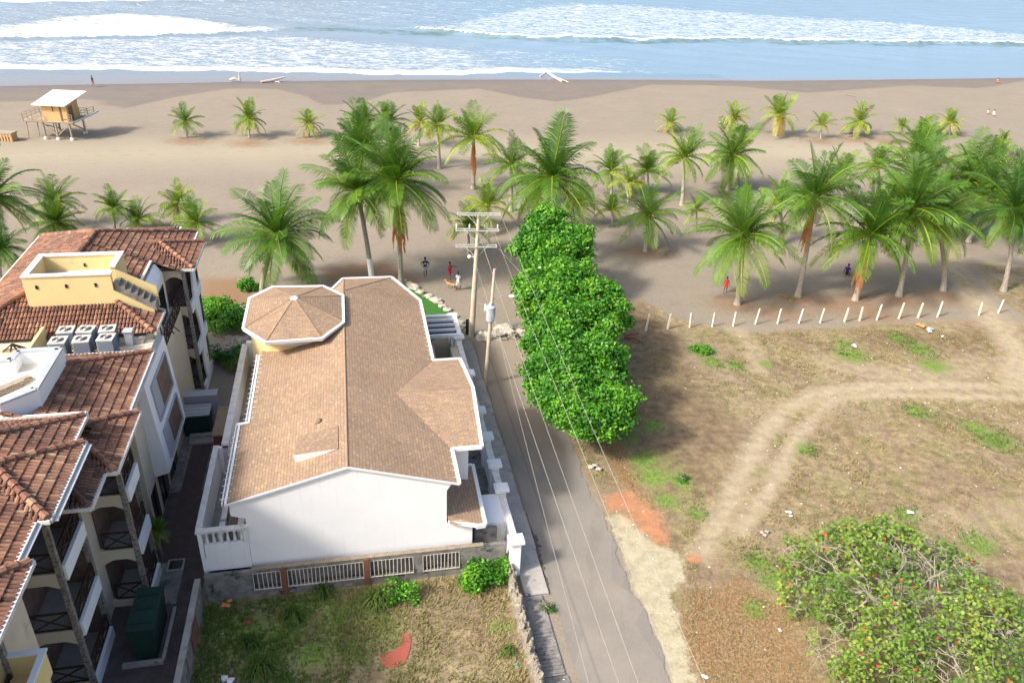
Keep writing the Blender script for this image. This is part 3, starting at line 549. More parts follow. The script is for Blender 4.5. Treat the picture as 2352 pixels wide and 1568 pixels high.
# eave boards and gutters
ge = ZE - 0.04
def gutrun(runs, br):
    gt = MB()
    for pts, w, h in runs:
        for a, b in zip(pts[:-1], pts[1:]): gt.bar(U(*a), U(*b), w, h)
    for a, b in br: gt.bar(U(*a), U(*b), 0.02)
    return gt.build('gutter', M['white'], hs)
gutrun([([(-0.08, -0.05, ge), (-0.08, 6.15, ge)], 0.10, 0.18), ([(-0.24, 0.0, ge - 0.02), (-0.24, 6.2, ge - 0.02)], 0.05, 0.16)], [((-0.36, 0.3 + k * 0.48, ge + 0.07), (0.10, 0.3 + k * 0.48, ge + 0.13)) for k in range(13)])
gutrun([([(-0.25, 6.22, ge), (0.42, 6.22, ge + 0.06)], 0.16, 0.16), ([(0.36, 6.2, ge + 0.05), (0.36, 13.2, ge + 0.05)], 0.10, 0.18), ([(0.20, 6.3, ge), (0.20, 13.4, ge)], 0.05, 0.16)], [((0.08, 6.5 + k * 0.5, ge + 0.13), (0.60, 6.5 + k * 0.5, ge + 0.22)) for k in range(14)])
gutrun([([(10.33, 0.0, ge), (10.33, 2.68, ge), (11.83, 2.68, ge), (12.02, 7.05, 6.05), (11.93, 11.48, ge), (10.33, 11.48, ge), (10.33, 19.64, ge), (8.65, 23.7, ge), (5.22, 23.78, ge), (4.3, 21.7, ge)], 0.17, 0.17)],
       [((10.12, v, ge + 0.16), (10.42, v, ge + 0.09)) for v in [12.0 + k * 0.52 for k in range(15)] + [0.3 + k * 0.52 for k in range(5)]])
# verge trim of the front gable
vt = MB(); vt.bar(U(-0.05, -0.02, ZE - 0.06), U(UR, -0.02, ZR - 0.06), 0.05, 0.10); vt.bar(U(UR, -0.02, ZR - 0.06), U(10.35, -0.02, zr(10.35) - 0.06), 0.05, 0.10); vt.build('verge_board', M['white'], hs)
# turret
TC = (2.45, 15.5)
oc = [(0.9, 19.1), (4.0, 18.9), (5.2, 17.4), (5.2, 13.8), (4.0, 12.0), (1.0, 11.9), (-0.35, 13.7), (-0.35, 17.6)]
tr = MB(); ap = U(*TC, 7.95)
for i in range(8):
    a, b = oc[i], oc[(i + 1) % 8]; tr.poly([U(*b, 7.02), U(*a, 7.02), ap])
tur = tr.build('turret_roof', M['shingle'], hs)
tq = MB()
for i in range(8):
    a, b = oc[i], oc[(i + 1) % 8]
    f = lambda p, k: (TC[0] + (p[0] - TC[0]) * k, TC[1] + (p[1] - TC[1]) * k)
    tq.quad(U(*f(a, 1.0), 7.03), U(*f(b, 1.0), 7.03), U(*f(b, 1.055), 7.05), U(*f(a, 1.055), 7.05)); tq.quad(U(*f(a, 1.055), 7.05), U(*f(b, 1.055), 7.05), U(*f(b, 1.04), 6.85), U(*f(a, 1.04), 6.85))
    tq.quad(U(*f(a, 1.04), 6.85), U(*f(b, 1.04), 6.85), U(*f(b, 0.5), 6.84), U(*f(a, 0.5), 6.84))
tq.build('turret_gutter', M['white'], tur)
th_ = MB()
for i in range(8): th_.tube([U(*oc[i], 7.03), ap], 0.03, 5)
th_.build('hip_cap', M['shingle'], tur)
tf = MB(); tf.lathe(U(*TC, 7.86), [(0.24, 0), (0.26, 0.04), (0.20, 0.10), (0.08, 0.13)], 16); tf.build('finial', M['white'], tur, smooth=False)
tw = MB(); n_ = 20; cyl = [(TC[0] + 2.75 * math.cos(2 * math.pi * k / n_), TC[1] + 2.75 * math.sin(2 * math.pi * k / n_)) for k in range(n_)]
prism(tw, cyl, 0, lambda u, v: 6.9); tw.build('turret_wall', M['yellow'], hs, smooth=False)
tb = MB(); 
for k in range(11, 17):
    a = [TC[0] + 2.82 * math.cos(2 * math.pi * k / n_), TC[1] + 2.82 * math.sin(2 * math.pi * k / n_)]; b = [TC[0] + 2.82 * math.cos(2 * math.pi * (k + 1) / n_), TC[1] + 2.82 * math.sin(2 * math.pi * (k + 1) / n_)]
    tb.bar(U(*a, 6.3), U(*b, 6.3), 0.16, 0.12)
tb.build('turret_band', M['white'], hs)
# side terrace on the left and its parapets
sp_ = MB(); sp_.ub(-1.1, -0.86, 6.2, 17.2, 0, 4.0); sp_.ub(-0.86, 0.95, 16.9, 17.2, 0, 4.3)
sp_.ub(-1.5, -1.32, -0.02, 6.2, 2.35, 3.95); sp_.ub(-1.5, -0.86, 6.2, 6.38, 2.2, 4.0); sp_.ub(-1.5, -1.28, 0.0, 6.3, 0, 2.35); sp_.ub(-1.28, 0.64, -0.02, 0.16, 1.55, 3.1)
sp_.build('side_parapet', M['wallwhite'], hs)
fl = MB(); fl.ub(-1.32, 0.64, 0.16, 6.2, 2.2, 2.45); fl.ub(-0.86, 0.95, 6.2, 16.9, 2.5, 2.6); fl.build('terrace_floor', M['concrete'], hs)
cp = MB(); cp.ub(-1.16, -0.80, 6.42, 17.2, 4.0, 4.08); cp.ub(-1.55, -1.27, 0.12, 6.42, 3.95, 4.03); cp.ub(-1.55, 0.70, -0.10, 0.18, 3.86, 3.98); cp.build('coping', M['coping'], hs)
ba = MB()
ba.ub(0.46, 0.68, -0.05, 0.15, 3.1, 3.86); ba.build('end_pier', M['white'], hs)
for k in range(6):
    ba = MB(); ba.lathe(U(-1.12 + k * 0.30, 0.04, 3.1), [(0.05, 0), (0.085, 0.18), (0.06, 0.36), (0.045, 0.5), (0.07, 0.62), (0.06, 0.76)], 8); ba.build('baluster', M['white'], hs)
dk = MB(); dk.ub(-0.3, 0.15, 0.4, 2.6, 3.3, 3.4); dk.build('balcony_window', M['blind_bayshade'], hs)
ck = MB(); ck.ub(-0.72, -0.45, 0.3, 1.25, 2.46, 3.35); ck.ub(-0.70, -0.45, 1.4, 2.3, 2.46, 3.35); ck.ub(0.16, 0.45, 0.3, 2.0, 2.46, 3.6); ck.build('balcony_pier', M['coping'], hs)
# little skylight box and vent on the left slope
dm = MB(); zc = zl(3.9); dm.hexa([U(2.9, 1.7, zl(2.9)), U(4.8, 1.7, zl(4.8)), U(4.8, 3.4, zl(4.8)), U(2.9, 3.4, zl(2.9)), U(2.9, 1.5, zl(2.9) + 0.42), U(4.9, 1.5, zl(4.9) + 0.05), U(4.9, 3.4, zl(4.9) + 0.03), U(3.0, 3.4, zl(3.0) + 0.12)]); d_ = dm.build('dormer', M['shingle'], hs)
dm = MB(); dm.poly([U(2.92, 1.47, zl(2.9) + 0.02), U(3.25, 1.47, zl(3.2) + 0.0), U(3.3, 1.47, zl(3.3) - 0.08), U(4.9, 1.47, zl(4.9) + 0.06), U(2.86, 1.47, zl(2.9) + 0.46)]); dm.build('dormer_front', M['white'], d_)
vb = MB(); vb.blob(U(3.9, 4.3, zl(3.9) + 0.05), 0.22, 5, 0.2, 10, 6, sc=(1, 1, 0.6)); vb.build('roof_vent', M['shingle'], hs, smooth=True)
# lower porch roof at the front right
pr = MB(); pr.poly([U(9.78, 0.05, 3.35), U(9.78, 3.4, 3.35), U(11.55, 4.2, 3.02), U(11.45, -0.35, 3.02)][::-1]); pr.poly([U(9.78, 0.05, 3.35), U(11.45, -0.35, 3.02), U(9.9, -0.25, 3.10)]); po = pr.build('porch_roof', M['shingle'], hs)
pq = MB(); pq.bar(U(11.55, -0.4, 2.98), U(11.65, 4.3, 2.98), 0.18, 0.16); pq.bar(U(11.55, -0.42, 2.98), U(11.1, -0.45, 2.98), 0.14, 0.2); pq.bar(U(9.8, 3.45, 3.3), U(11.6, 4.3, 3.0), 0.14, 0.14); pq.bar(U(9.8, -0.05, 3.12), U(11.2, -0.42, 2.98), 0.10, 0.18); pq.build('porch_gutter', M['white'], po)
# terrace on the street side, between wing and far end: pergola and court
pg = MB(); pg.ub(10.6, 13.1, 22.9, 23.2, 2.2, 2.42); pg.ub(10.6, 13.05, 19.9, 20.15, 2.2, 2.42); pg.ub(12.95, 13.25, 19.9, 23.2, 2.2, 2.4)
for k in range(1, 4): pg.ub(10.7, 13.0, 20.0 + k * 0.75, 20.14 + k * 0.75, 2.26, 2.44)
per = pg.build('pergola', M['white'], hs)
pq = MB(); pq.ub(10.7, 12.95, 20.16, 22.9, 2.12, 2.18); pq.build('pergola_panel', M['solar'], per)
ct = MB(); ct.ub(9.8, 12.95, 11.5, 19.8, 0, 0.6); ct.build('court_floor', M['grime'], hs)
ct = MB(); ct.ub(11.3, 12.3, 15.6, 16.9, 0.6, 1.9); ct.ub(9.82, 10.1, 12, 19, 0.6, 4.2); ct.build('court_door', M['glassdark'], hs)
ct = MB(); ct.ub(10.1, 11.2, 16.0, 19.9, 0.6, 1.7); ct.ub(12.4, 12.9, 11.6, 19.8, 0.6, 1.5); ct.build('court_bench', M['cream'], hs)
ct = MB(); ct.ub(11.22, 12.9, -0.2, 11.2, 0, 0.12); ct.ub(11.21, 12.3, 0.4, 0.6, 0, 2.0); ct.build('side_court', M['grime'], hs)
ct = MB(); ct.ub(9.8, 11.15, 3.02, 3.1, 0.1, 4.8); ct.ub(11.25, 11.4, 4.2, 5.2, 0.1, 2.2); ct.build('shutter', M['acblue'], hs)
# street wall with capped piers: a thing of its own
sw = thing('street_wall', 'white street wall with square capped piers running beside the pavement', 'wall', U(13.0, 11, 0))
b = MB(); pv_ = [23.3, 20.1, 15.0, 10.6, 7.9, 5.3, 3.2, -0.75]
b.ub(12.88, 13.12, -0.7, 23.3, 0, 1.85); b.build('wall_panel', M['wallwhite'], sw)
b = MB(); b.ub(12.82, 13.18, -0.6, 23.0, 1.852, 1.95); b.build('coping', M['coping'], sw)
for v in pv_:
    b = MB(); b.ub(12.76, 13.24, v - 0.24, v + 0.24, 0, 2.1); p_ = b.build('pier', M['wallwhite'], sw)
    b = MB(); b.ub(12.64, 13.40, v - 0.34, v + 0.34, 2.1, 2.24); b.ub(12.72, 13.30, v - 0.26, v + 0.26, 2.24, 2.30); b.build('pier_cap', M['white'], p_)
b = MB(); b.hexa([U(11.75, 0.9, 0.1), U(12.86, 0.9, 0.1), U(12.86, 3.1, 0.1), U(11.75, 3.1, 0.1), U(11.75, 0.9, 1.9), U(12.86, 0.9, 1.9), U(12.86, 3.1, 1.9), U(11.75, 3.1, 1.9)]); b.build('gate_roof', M['wallwhite'], sw)
# old boundary wall with white bars in front of the house
ow_ = thing('boundary_wall', 'weathered grey boundary wall with white bars and rust brown posts under the white gable', 'wall', U(6, -0.3, 0))
b = MB(); b.ub(-1.45, 0.62, -0.42, -0.22, 0, 1.62); b.ub(0.62, 12.6, -0.42, -0.22, 0, 0.42); b.ub(0.62, 12.6, -0.42, -0.22, 1.5, 1.68); b.ub(10.6, 12.6, -0.42, -0.22, 0.42, 1.5); b.ub(8.1, 8.5, -0.42, -0.22, 0.42, 1.5); b.ub(10.35, 10.6, -0.42, -0.22, 0.42, 1.5)
b.build('masonry', M['grime'], ow_)
b = MB(); b.ub(0.64, 11.5, -0.44, -0.2, 1.682, 1.725); b.build('coping', M['tancop'], ow_)
for u in (2.05, 5.85):
    b = MB(); b.ub(u - 0.13, u + 0.13, -0.50, -0.14, 0, 1.66); b.build('rusty_post', M['rust'], ow_)
for u0, u1 in ((0.68, 1.9), (2.22, 5.7), (6.02, 8.06), (8.54, 10.3)):
    b = MB(); n_b = int((u1 - u0) / 0.175)
    for k in range(n_b + 1):
        u = u0 + (u1 - u0) * k / n_b; b.bar(U(u + 0.02 * math.sin(k * 7), -0.46, 0.46), U(u, -0.40, 1.52), 0.035)
    b.bar(U(u0, -0.46, 0.50), U(u1, -0.46, 0.50), 0.04); b.bar(U(u0, -0.41, 1.47), U(u1, -0.41, 1.47), 0.03)
    b.build('bar_panel', M['post'], ow_)
# low stone wall along the lot, and the dark wall along the alley
sw2 = MB(); prev = None
for k in range(44):
    v = -0.7 - k * 0.22; u = 12.75 + 0.06 * math.sin(k * 0.7)
    sw2.blob(U(u + R.uniform(-0.05, 0.05), v, 0.3), 0.23, k, 0.7, 9, 7, sc=(0.9, 1.15, 2.2 + 0.5 * math.sin(k * 1.9)))
tag(sw2.build('rubble_wall', M['rubblew'], smooth=True), 'crumbling pale rubble wall between the grassy lot and the broken pavement', 'wall')
aw = thing('alley_wall', 'dark stained wall with narrow pale top between the grassy lot and the alley', 'wall', U(-1.8, -6, 0))
b = MB(); b.ub(-1.82, -1.62, -16, -0.45, 0, 1.5); b.build('masonry', M['grime'], aw)
b = MB(); b.ub(-1.85, -1.59, -16, -0.45, 1.5, 1.58); b.build('coping', M['concrete'], aw)
b = MB(); b.ub(-1.60, -1.56, -3.6, -2.3, 0.3, 1.2); b.build('rust_streak_panel', M['rust'], aw)
# ================================================================ APARTMENT BUILDING (left)
ab = thing('apartment_building', 'cream apartment building with terracotta tiled hip roofs and stacked balconies left of the alley', 'building', U(-9, 5, 0))
HOLES = []
def holed(p):
    du, dv = p.x - O0.x, p.y - O0.y; u = du * cA + dv * sA; v = -du * sA + dv * cA
    return any(a < u < b and c < v < d for a, b, c, d in HOLES)
def clay_face(pts, tl, bed):
    P = [U(*p) for p in pts]; e = (P[1] - P[0]).normalized(); n = (P[1] - P[0]).cross(P[2] - P[0]).normalized()
    if n.z < 0: n = -n
    s_ = n.cross(e).normalized(); s_ = s_ if s_.z > 0 else -s_
    q = [((p - P[0]).dot(e), (p - P[0]).dot(s_)) for p in P]; amin = min(a for a, _ in q); amax = max(a for a, _ in q)
    k = 0; a = amin + 0.12
    while a < amax - 0.06:
        xs_ = []
        for i in range(len(q)):
            (a0, b0), (a1, b1) = q[i], q[(i + 1) % len(q)]
            if (a0 > a) != (a1 > a): xs_.append(b0 + (b1 - b0) * (a - a0) / (a1 - a0))
        xs_.sort()
        for b0, b1 in zip(xs_[::2], xs_[1::2]):
            b = b0 - 0.04; colt = R.gauss(0, 0.04)
            while b < b1 - 0.05:
                bt = min(b + 0.40, b1 + 0.05); mid = P[0] + e * a + s_ * ((b + bt) / 2); t = min(1, max(0, 0.50 + colt + 0.22 * mnoise.noise(mid * 0.8) + R.gauss(0, 0.15)))
                if R.random() < 0.05: t = min(1, t + 0.35)
                mid = P[0] + e * a + s_ * ((b + bt) / 2)
                if holed(mid): b += 0.36; continue
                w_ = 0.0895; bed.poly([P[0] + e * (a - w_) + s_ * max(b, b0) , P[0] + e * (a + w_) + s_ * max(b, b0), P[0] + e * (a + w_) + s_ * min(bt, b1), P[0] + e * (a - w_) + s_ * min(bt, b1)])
                jx = R.gauss(0, 0.006); r0, r1 = 0.083, 0.068; pr_ = None
                rows = []
                for rr, bb, lift in ((r0, b, 0.055), (r1, bt, 0.010)):
                    c0 = P[0] + e * (a + jx) + s_ * bb + n * lift
                    rows.append([c0 + e * (math.cos(g) * rr) + n * (math.sin(g) * rr * 0.95) for g in (math.pi, 2.36, 1.571, 0.785, 0.0)])
                for j in range(4): tl.poly([rows[0][j], rows[0][j + 1], rows[1][j + 1], rows[1][j]], t)
                tl.poly(rows[0][::-1], 0.0)  # tile mouth in the darkest tone, a painted shadow line per course
                b += 0.36
        a += 0.178
def caps(a, b, tl):
    a = U(*a); b = U(*b); d = b - a; L = d.length; d.normalize(); k = 0.0
    while k < L:
        t = min(1, max(0, R.gauss(0.62, 0.16))); p = a + d * k
        if holed(p): k += 0.36; continue
        p = a + d * k + Vector((0, 0, 0.10)); q = a + d * min(L, k + 0.42) + Vector((0, 0, 0.06))
        tl.tube([p, q], [0.155, 0.12], 7, t); k += 0.36
def hip(u0, u1, v0, v1, z, pitch, axis, sides='NSEW'):
    """faces (eave edge first) and ridge lines of a hipped roof"""
    fc = []; rg = []
    if axis == 'v':
        hw = (u1 - u0) / 2; h = pitch * hw; um = (u0 + u1) / 2; a = (um, v0 + (hw if 'S' in sides else 0), z + h); b = (um, v1 - (hw if 'N' in sides else 0), z + h)
        if 'E' in sides: fc.append([(u1, v0, z), (u1, v1, z), b, a])
        if 'W' in sides: fc.append([(u0, v1, z), (u0, v0, z), a, b])
        if 'S' in sides: fc.append([(u0, v0, z), (u1, v0, z), a])
        if 'N' in sides: fc.append([(u1, v1, z), (u0, v1, z), b])
        rg += [(a, b)] + ([((u0, v0, z), a), ((u1, v0, z), a)] if 'S' in sides else []) + ([((u0, v1, z), b), ((u1, v1, z), b)] if 'N' in sides else [])
    else:
        hw = (v1 - v0) / 2; h = pitch * hw; vm = (v0 + v1) / 2; a = (u0, vm, z + h); b = (u1 - hw, vm, z + h)
        fc += [[(u0, v0, z), (u1, v0, z), b, a], [(u1, v1, z), (u0, v1, z), a, b], [(u1, v0, z), (u1, v1, z), b]]
        rg += [(a, b), ((u1, v0, z), b), ((u1, v1, z), b)]
    return fc, rg
def roof_part(faces, ridges, fascia):
    bed = MB(); tl = MB(); fs_ = MB()
    for f in faces: clay_face(f, tl, bed)
    for a, b in fascia: fs_.bar(U(*a), U(*b), 0.13, 0.16)
    r = bed.build('roof', M['claybed'], ab); tl.build('roof_tiles', M['clay'], r); 
    for a, b in ridges:
        cp_ = MB(); caps(a, b, cp_)
        if cp_.v: cp_.build('ridge_tiles', M['clay'], r)
    if fascia: fs_.build('fascia', M['coping'], r)
    return r
HOLES = [(-10.4, -6.35, 11.8, 14.7)]
# north block, notched for the corner terrace
Z9 = 9.0; pt = 0.42; hw = 4.75; um = -8.95; hz = Z9 + pt * hw
fa = [[(-4.2, 9.75, Z9), (-4.2, 12.3, Z9), (-5.7, 12.3, Z9 + pt * 1.5), (-6.1, 11.65, Z9 + pt * 1.9)],
      [(-13.7, 9.75, Z9), (-4.2, 9.75, Z9), (-6.1, 11.65, Z9 + pt * 1.9), (-8.6, 14.1, hz), (-9.3, 14.1, hz)],
      [(-13.7, 24.2, Z9), (-13.7, 9.75, Z9), (um, 14.5, hz), (um, 19.4, hz)],
      [(-4.2, 24.2, Z9), (-13.7, 24.2, Z9), (um, 19.4, hz)],
      [(-5.7, 12.3, Z9 + pt * 1.5), (-5.7, 17.6, Z9 + pt * 1.5), (um, 17.6, hz), (um, 14.2, hz)],
      [(-4.2, 17.6, Z9), (-4.2, 24.2, Z9), (um, 19.4, hz), (um, 17.6, hz)]]
rg = [((-4.2, 9.75, Z9), (-6.4, 11.95, Z9 + pt * 2.2)), ((-13.7, 9.75, Z9), (-9.3, 14.1, hz)), ((um, 14.2, hz), (um, 19.4, hz)), ((-4.2, 24.2, Z9), (um, 19.4, hz)), ((-13.7, 24.2, Z9), (um, 19.4, hz))]
e1, r1 = hip(-8.0, -3.45, 17.9, 22.2, Z9 + 0.03, pt, 'u')
fas = [((-4.15, 9.7, Z9), (-4.15, 12.3, Z9)), ((-5.7, 12.3, Z9 + 0.72), (-5.7, 17.6, Z9 + 0.72)), ((-4.15, 12.3, Z9), (-5.7, 12.3, Z9 + 0.64)), ((-4.2, 17.85, Z9), (-3.4, 17.85, Z9)), ((-3.4, 17.85, Z9), (-3.4, 22.25, Z9)), ((-3.4, 22.25, Z9), (-4.1, 22.25, Z9)), ((-4.1, 22.25, Z9), (-4.1, 24.25, Z9)), ((-4.1, 24.25, Z9), (-5.3, 24.3, Z9)), ((-5.3, 25.1, Z9), (-8.7, 25.1, Z9)), ((-5.3, 24.2, Z9), (-5.3, 25.1, Z9)), ((-8.7, 24.2, Z9), (-8.7, 25.1, Z9)), ((-8.7, 24.3, Z9), (-13.8, 24.3, Z9)), ((-13.8, 24.3, Z9), (-13.8, 9.7, Z9))]
nb = [[(-5.35, 25.05, Z9), (-8.65, 25.05, Z9), (-8.0, 22.4, Z9 + 0.8), (-6.4, 22.4, Z9 + 0.8)]]
roof_part(fa + e1 + nb, rg + r1[:3], fas)
# middle block
HOLES = [(-14, -6.85, 0.5, 4.8), (-14, -4.95, -6, 0.35)]
fm_, rm_ = hip(-12.5, -3.95, -4.0, 7.7, Z9, 0.40, 'v')
fb_, rb_ = hip(-6.6, -3.5, -1.95, 2.2, Z9 + 0.02, 0.40, 'u')
roof_part(fm_ + fb_, rm_ + rb_, [((-12.5, 7.78, Z9), (-3.85, 7.78, Z9)), ((-3.87, 7.8, Z9), (-3.87, 2.25, Z9)), ((-3.9, 2.27, Z9 + 0.01), (-3.42, 2.27, Z9 + 0.01)), ((-3.42, 2.27, Z9), (-3.42, -2.0, Z9)), ((-3.42, -2.0, Z9), (-3.9, -2.0, Z9)), ((-3.87, -2.0, Z9), (-3.87, -4.05, Z9)), ((-3.87, -4.05, Z9), (-5.6, -4.05, Z9))])
# south block, a step higher
HOLES = []
ZS = 10.2
fm_, rm_ = hip(-12.5, -4.95, -14.0, 0.35, ZS, 0.40, 'v')
fb_, rb_ = hip(-8.4, -4.5, -6.0, -1.6, ZS + 0.02, 0.40, 'u')
fc_, rc_ = hip(-8.4, -4.45, -12.6, -8.05, ZS + 0.02, 0.40, 'u')
roof_part(fm_ + fb_ + fc_, rm_ + rb_ + rc_, [((-12.5, 0.46, ZS + 0.02), (-4.85, 0.46, ZS + 0.02)), ((-12.5, 0.36, ZS + 0.14), (-4.85, 0.36, ZS + 0.14)), ((-4.87, 0.45, ZS), (-4.87, -1.55, ZS)), ((-4.9, -1.53, ZS), (-4.42, -1.53, ZS)), ((-4.42, -1.53, ZS), (-4.42, -6.05, ZS)), ((-4.42, -6.05, ZS), (-4.9, -6.05, ZS)), ((-4.87, -6.05, ZS), (-4.87, -8.0, ZS)), ((-4.9, -7.98, ZS), (-4.37, -7.98, ZS)), ((-4.37, -7.98, ZS), (-4.37, -12.5, ZS))])
for q_ in ((-4.34, -4.2, -6.0, -1.6, ZS), (-4.8, -4.66, -7.9, -6.1, ZS), (-3.84, -3.72, 2.4, 7.7, Z9)):
    gl = MB(); gl.ub(q_[0], q_[1], q_[2], q_[3], q_[4] - 0.06, q_[4] - 0.02); gl.build('eave_gutter', M['greypaint'], ab)
# walls
W = MB()
W.ub(-13.3, -5.3, 18.0, 23.8, 0, 8.85); W.ub(-13.3, -4.65, 9.2, 12.5, 0, 8.85); W.ub(-13.3, -4.6, 12.51, 17.99, 0, 6.4); W.ub(-13.3, -4.6, 4.6, 7.7, 0, 8.85)
W.ub(-13.3, -5.2, 2.1, 4.6, 0, 8.85); W.ub(-13.3, -5.6, -1.5, 2.1, 0, 8.85); W.ub(-13.3, -7.2, -7.0, -1.6, 0, 9.85); W.ub(-13.3, -5.35, -9.5, -7.4, 0, 9.85); W.ub(-13.3, -7.0, -14, -9.5, 0, 9.8); W.ub(-13.3, -5.3, -1.6, 0.3, 9.05, 9.85)
W.ub(-13.3, -4.65, 7.7, 9.2, 0, 8.6)
W.build('wall', M['cream'], ab)
bx = MB(); bx.hexa([U(-4.6, 6.2, 2.5), U(-3.85, 6.2, 2.7), U(-3.85, 11.4, 2.7), U(-4.6, 11.4, 2.5), U(-4.6, 6.2, 8.0), U(-4.2, 6.2, 8.0), U(-4.2, 11.4, 8.0), U(-4.6, 11.4, 8.0)]); by = bx.build('bay_window', M['wallwhite'], ab)
def lerp(z): return -3.85 - 0.35 * (z - 2.7) / 5.3
for z0, z1, v0, v1 in ((5.4, 7.4, 7.0, 10.6), (3.1, 4.8, 7.0, 10.6)):
    b = MB(); b.quad(U(lerp(z0) + 0.02, v0, z0), U(lerp(z0) + 0.02, v1, z0), U(lerp(z1) + 0.02, v1, z1), U(lerp(z1) + 0.02, v0, z1)); wn = b.build('window', M['blind_bayshade'], ab)
    b = MB()
    for (va, za), (vb_, zb_) in (((v0, z0), (v1, z0)), ((v1, z0), (v1, z1)), ((v1, z1), (v0, z1)), ((v0, z1), (v0, z0))): b.bar(U(lerp(za) + 0.05, va, za), U(lerp(zb_) + 0.05, vb_, zb_), 0.09)
    b.quad(U(lerp(z0) + 0.035, v0 + 0.1, z0 + 0.1), U(lerp(z0) + 0.035, v0 + 1.2, z0 + 0.1), U(lerp(z1) + 0.035, v0 + 1.2, z1 - 0.1), U(lerp(z1) + 0.035, v0 + 0.1, z1 - 0.1)); b.build('window_frame', M['greypaint'], wn)
for v0, v1 in ((2.6, 4.3), (4.9, 6.1), (6.6, 8.4), (8.9, 11.0)):
    b = MB(); uu = -5.19 if v0 < 4.5 else -4.59; b.quad(U(uu, v0, 0.1), U(uu, v1, 0.1), U(uu, v1, 2.3), U(uu, v0, 2.3)); b.ub(uu + 0.01, uu + 0.05, (v0 + v1) / 2 - 0.03, (v0 + v1) / 2 + 0.03, 0.1, 2.3); b.build('ground_window', M['glassdark'], ab)
# balcony bays
def xrail(a, b, z, h, mb):       # timber X balustrade between two plan points
    A, B = Vector((*a, 0)), Vector((*b, 0)); L = (B - A).length; n_ = max(1, round(L / 1.0))
    for k in range(n_):
        p = A.lerp(B, k / n_); q = A.lerp(B, (k + 1) / n_)
        P = lambda w, zz: U(w.x, w.y, zz)
        mb.bar(P(p, z), P(q, z + h), 0.05); mb.bar(P(p, z + h), P(q, z), 0.05); mb.bar(P(p, z), P(p, z + h), 0.06)
    mb.bar(U(*a, z + h), U(*b, z + h), 0.07); mb.bar(U(*a, z), U(*b, z), 0.06); mb.bar(U(*b, z), U(*b, z + h), 0.06)
def bay(u0, u1, v0, v1, slabs, ztop):
    for (pu, pv) in ((u1, v0), (u1, v1)):
        sk = MB(); sk.ub(pu - 0.10, pu + 0.10, pv - 0.10, pv + 0.10, 0, ztop); sk.build('stone_post', M['stone'], ab)
    for i, z in enumerate(slabs):
        zn = slabs[i + 1] if i + 1 < len(slabs) else ztop
        st_ = MB(); dr = MB(); flo = MB(); sil = MB(); flo.ub(u0, u1 + 0.1, v0 - 0.05, v1, z - 0.14, z)
        # white parapet on the street side, arched lintel over the side opening
        sil.ub(u1 - 0.06, u1 + 0.20, v0 + 0.10, v1 - 0.10, z - 0.42, z + 0.30)
        n_ = 8
        for k in range(n_):
            ua = u0 + (u1 - u0) * k / n_; ub_ = u0 + (u1 - u0) * (k + 1) / n_
            arch = lambda x: zn - 0.42 - 0.35 * ((2 * (x - u0) / (u1 - u0) - 1) ** 2)
            st_.hexa([U(ua, v0 - 0.06, arch(ua)), U(ub_, v0 - 0.06, arch(ub_)), U(ub_, v0 + 0.06, arch(ub_)), U(ua, v0 + 0.06, arch(ua)), U(ua, v0 - 0.06, zn - 0.01), U(ub_, v0 - 0.06, zn - 0.01), U(ub_, v0 + 0.06, zn - 0.01), U(ua, v0 + 0.06, zn - 0.01)])
        lip = MB(); lip.ub(u0, u1, v0 - 0.08, v0 + 0.08, z - 0.45, z + 0.12)
        f = flo.build('balcony', M['balfloor'], ab); st_.build('lintel', M['cream'], f); lip.build('slab_edge', M['cream'], f); sil.build('parapet', M['wallwhite'], f)
        rl = MB(); xrail((u0 + 0.2, v0 - 0.02), (u1 - 0.12, v0 - 0.02), z + 0.18, 0.85, rl); rl.build('railing', M['darkwood'], f)
        rl = MB(); xrail((u1 + 0.05, v0 + 0.14), (u1 + 0.05, v1 - 0.14), z + 0.36, 0.72, rl); rl.build('railing', M['darkwood'], f)
        dr.ub(u0 + 0.005, u0 + 0.05, v0 + 0.1, v1 - 0.1, z + 0.01, zn - 0.15); dr.ub(u0 + 0.05, u1 - 0.2, v1 - 0.05, v1 - 0.01, z + 0.01, zn - 0.15); dr.build('bay_shade_panel', M['blind_bayshade'], f)  # brown panels over the inner walls, painted shade of the recess
bay(-7.2, -5.4, -4.4, -1.65, [0.3, 3.3, 6.3], 9.8)
bay(-5.6, -4.1, 0.0, 2.05, [0.3, 3.3, 6.3], 8.85)
bay(-7.0, -5.2, -12.5, -9.7, [0.3, 3.3, 6.3], 9.8)
bay(-5.3, -4.15, 18.2, 21.8, [0.3, 3.3, 6.3], 8.85)
# curved white panel of the north bay
b = MB()
for k in range(10):
    z0, z1 = 0.6 + k * 0.8, 1.4 + k * 0.8; a = 0.35 + 0.3 * math.sin(k * 1.1); c = 0.35 + 0.3 * math.sin((k + 1) * 1.1)
    b.hexa([U(-4.02, 19.6 - a, z0), U(-3.9, 19.6 - a, z0), U(-3.9, 20.4, z0), U(-4.02, 20.4, z0), U(-4.02, 19.6 - c, z1), U(-3.9, 19.6 - c, z1), U(-3.9, 20.4, z1), U(-4.02, 20.4, z1)])
b.build('curved_screen', M['wallwhite'], ab)
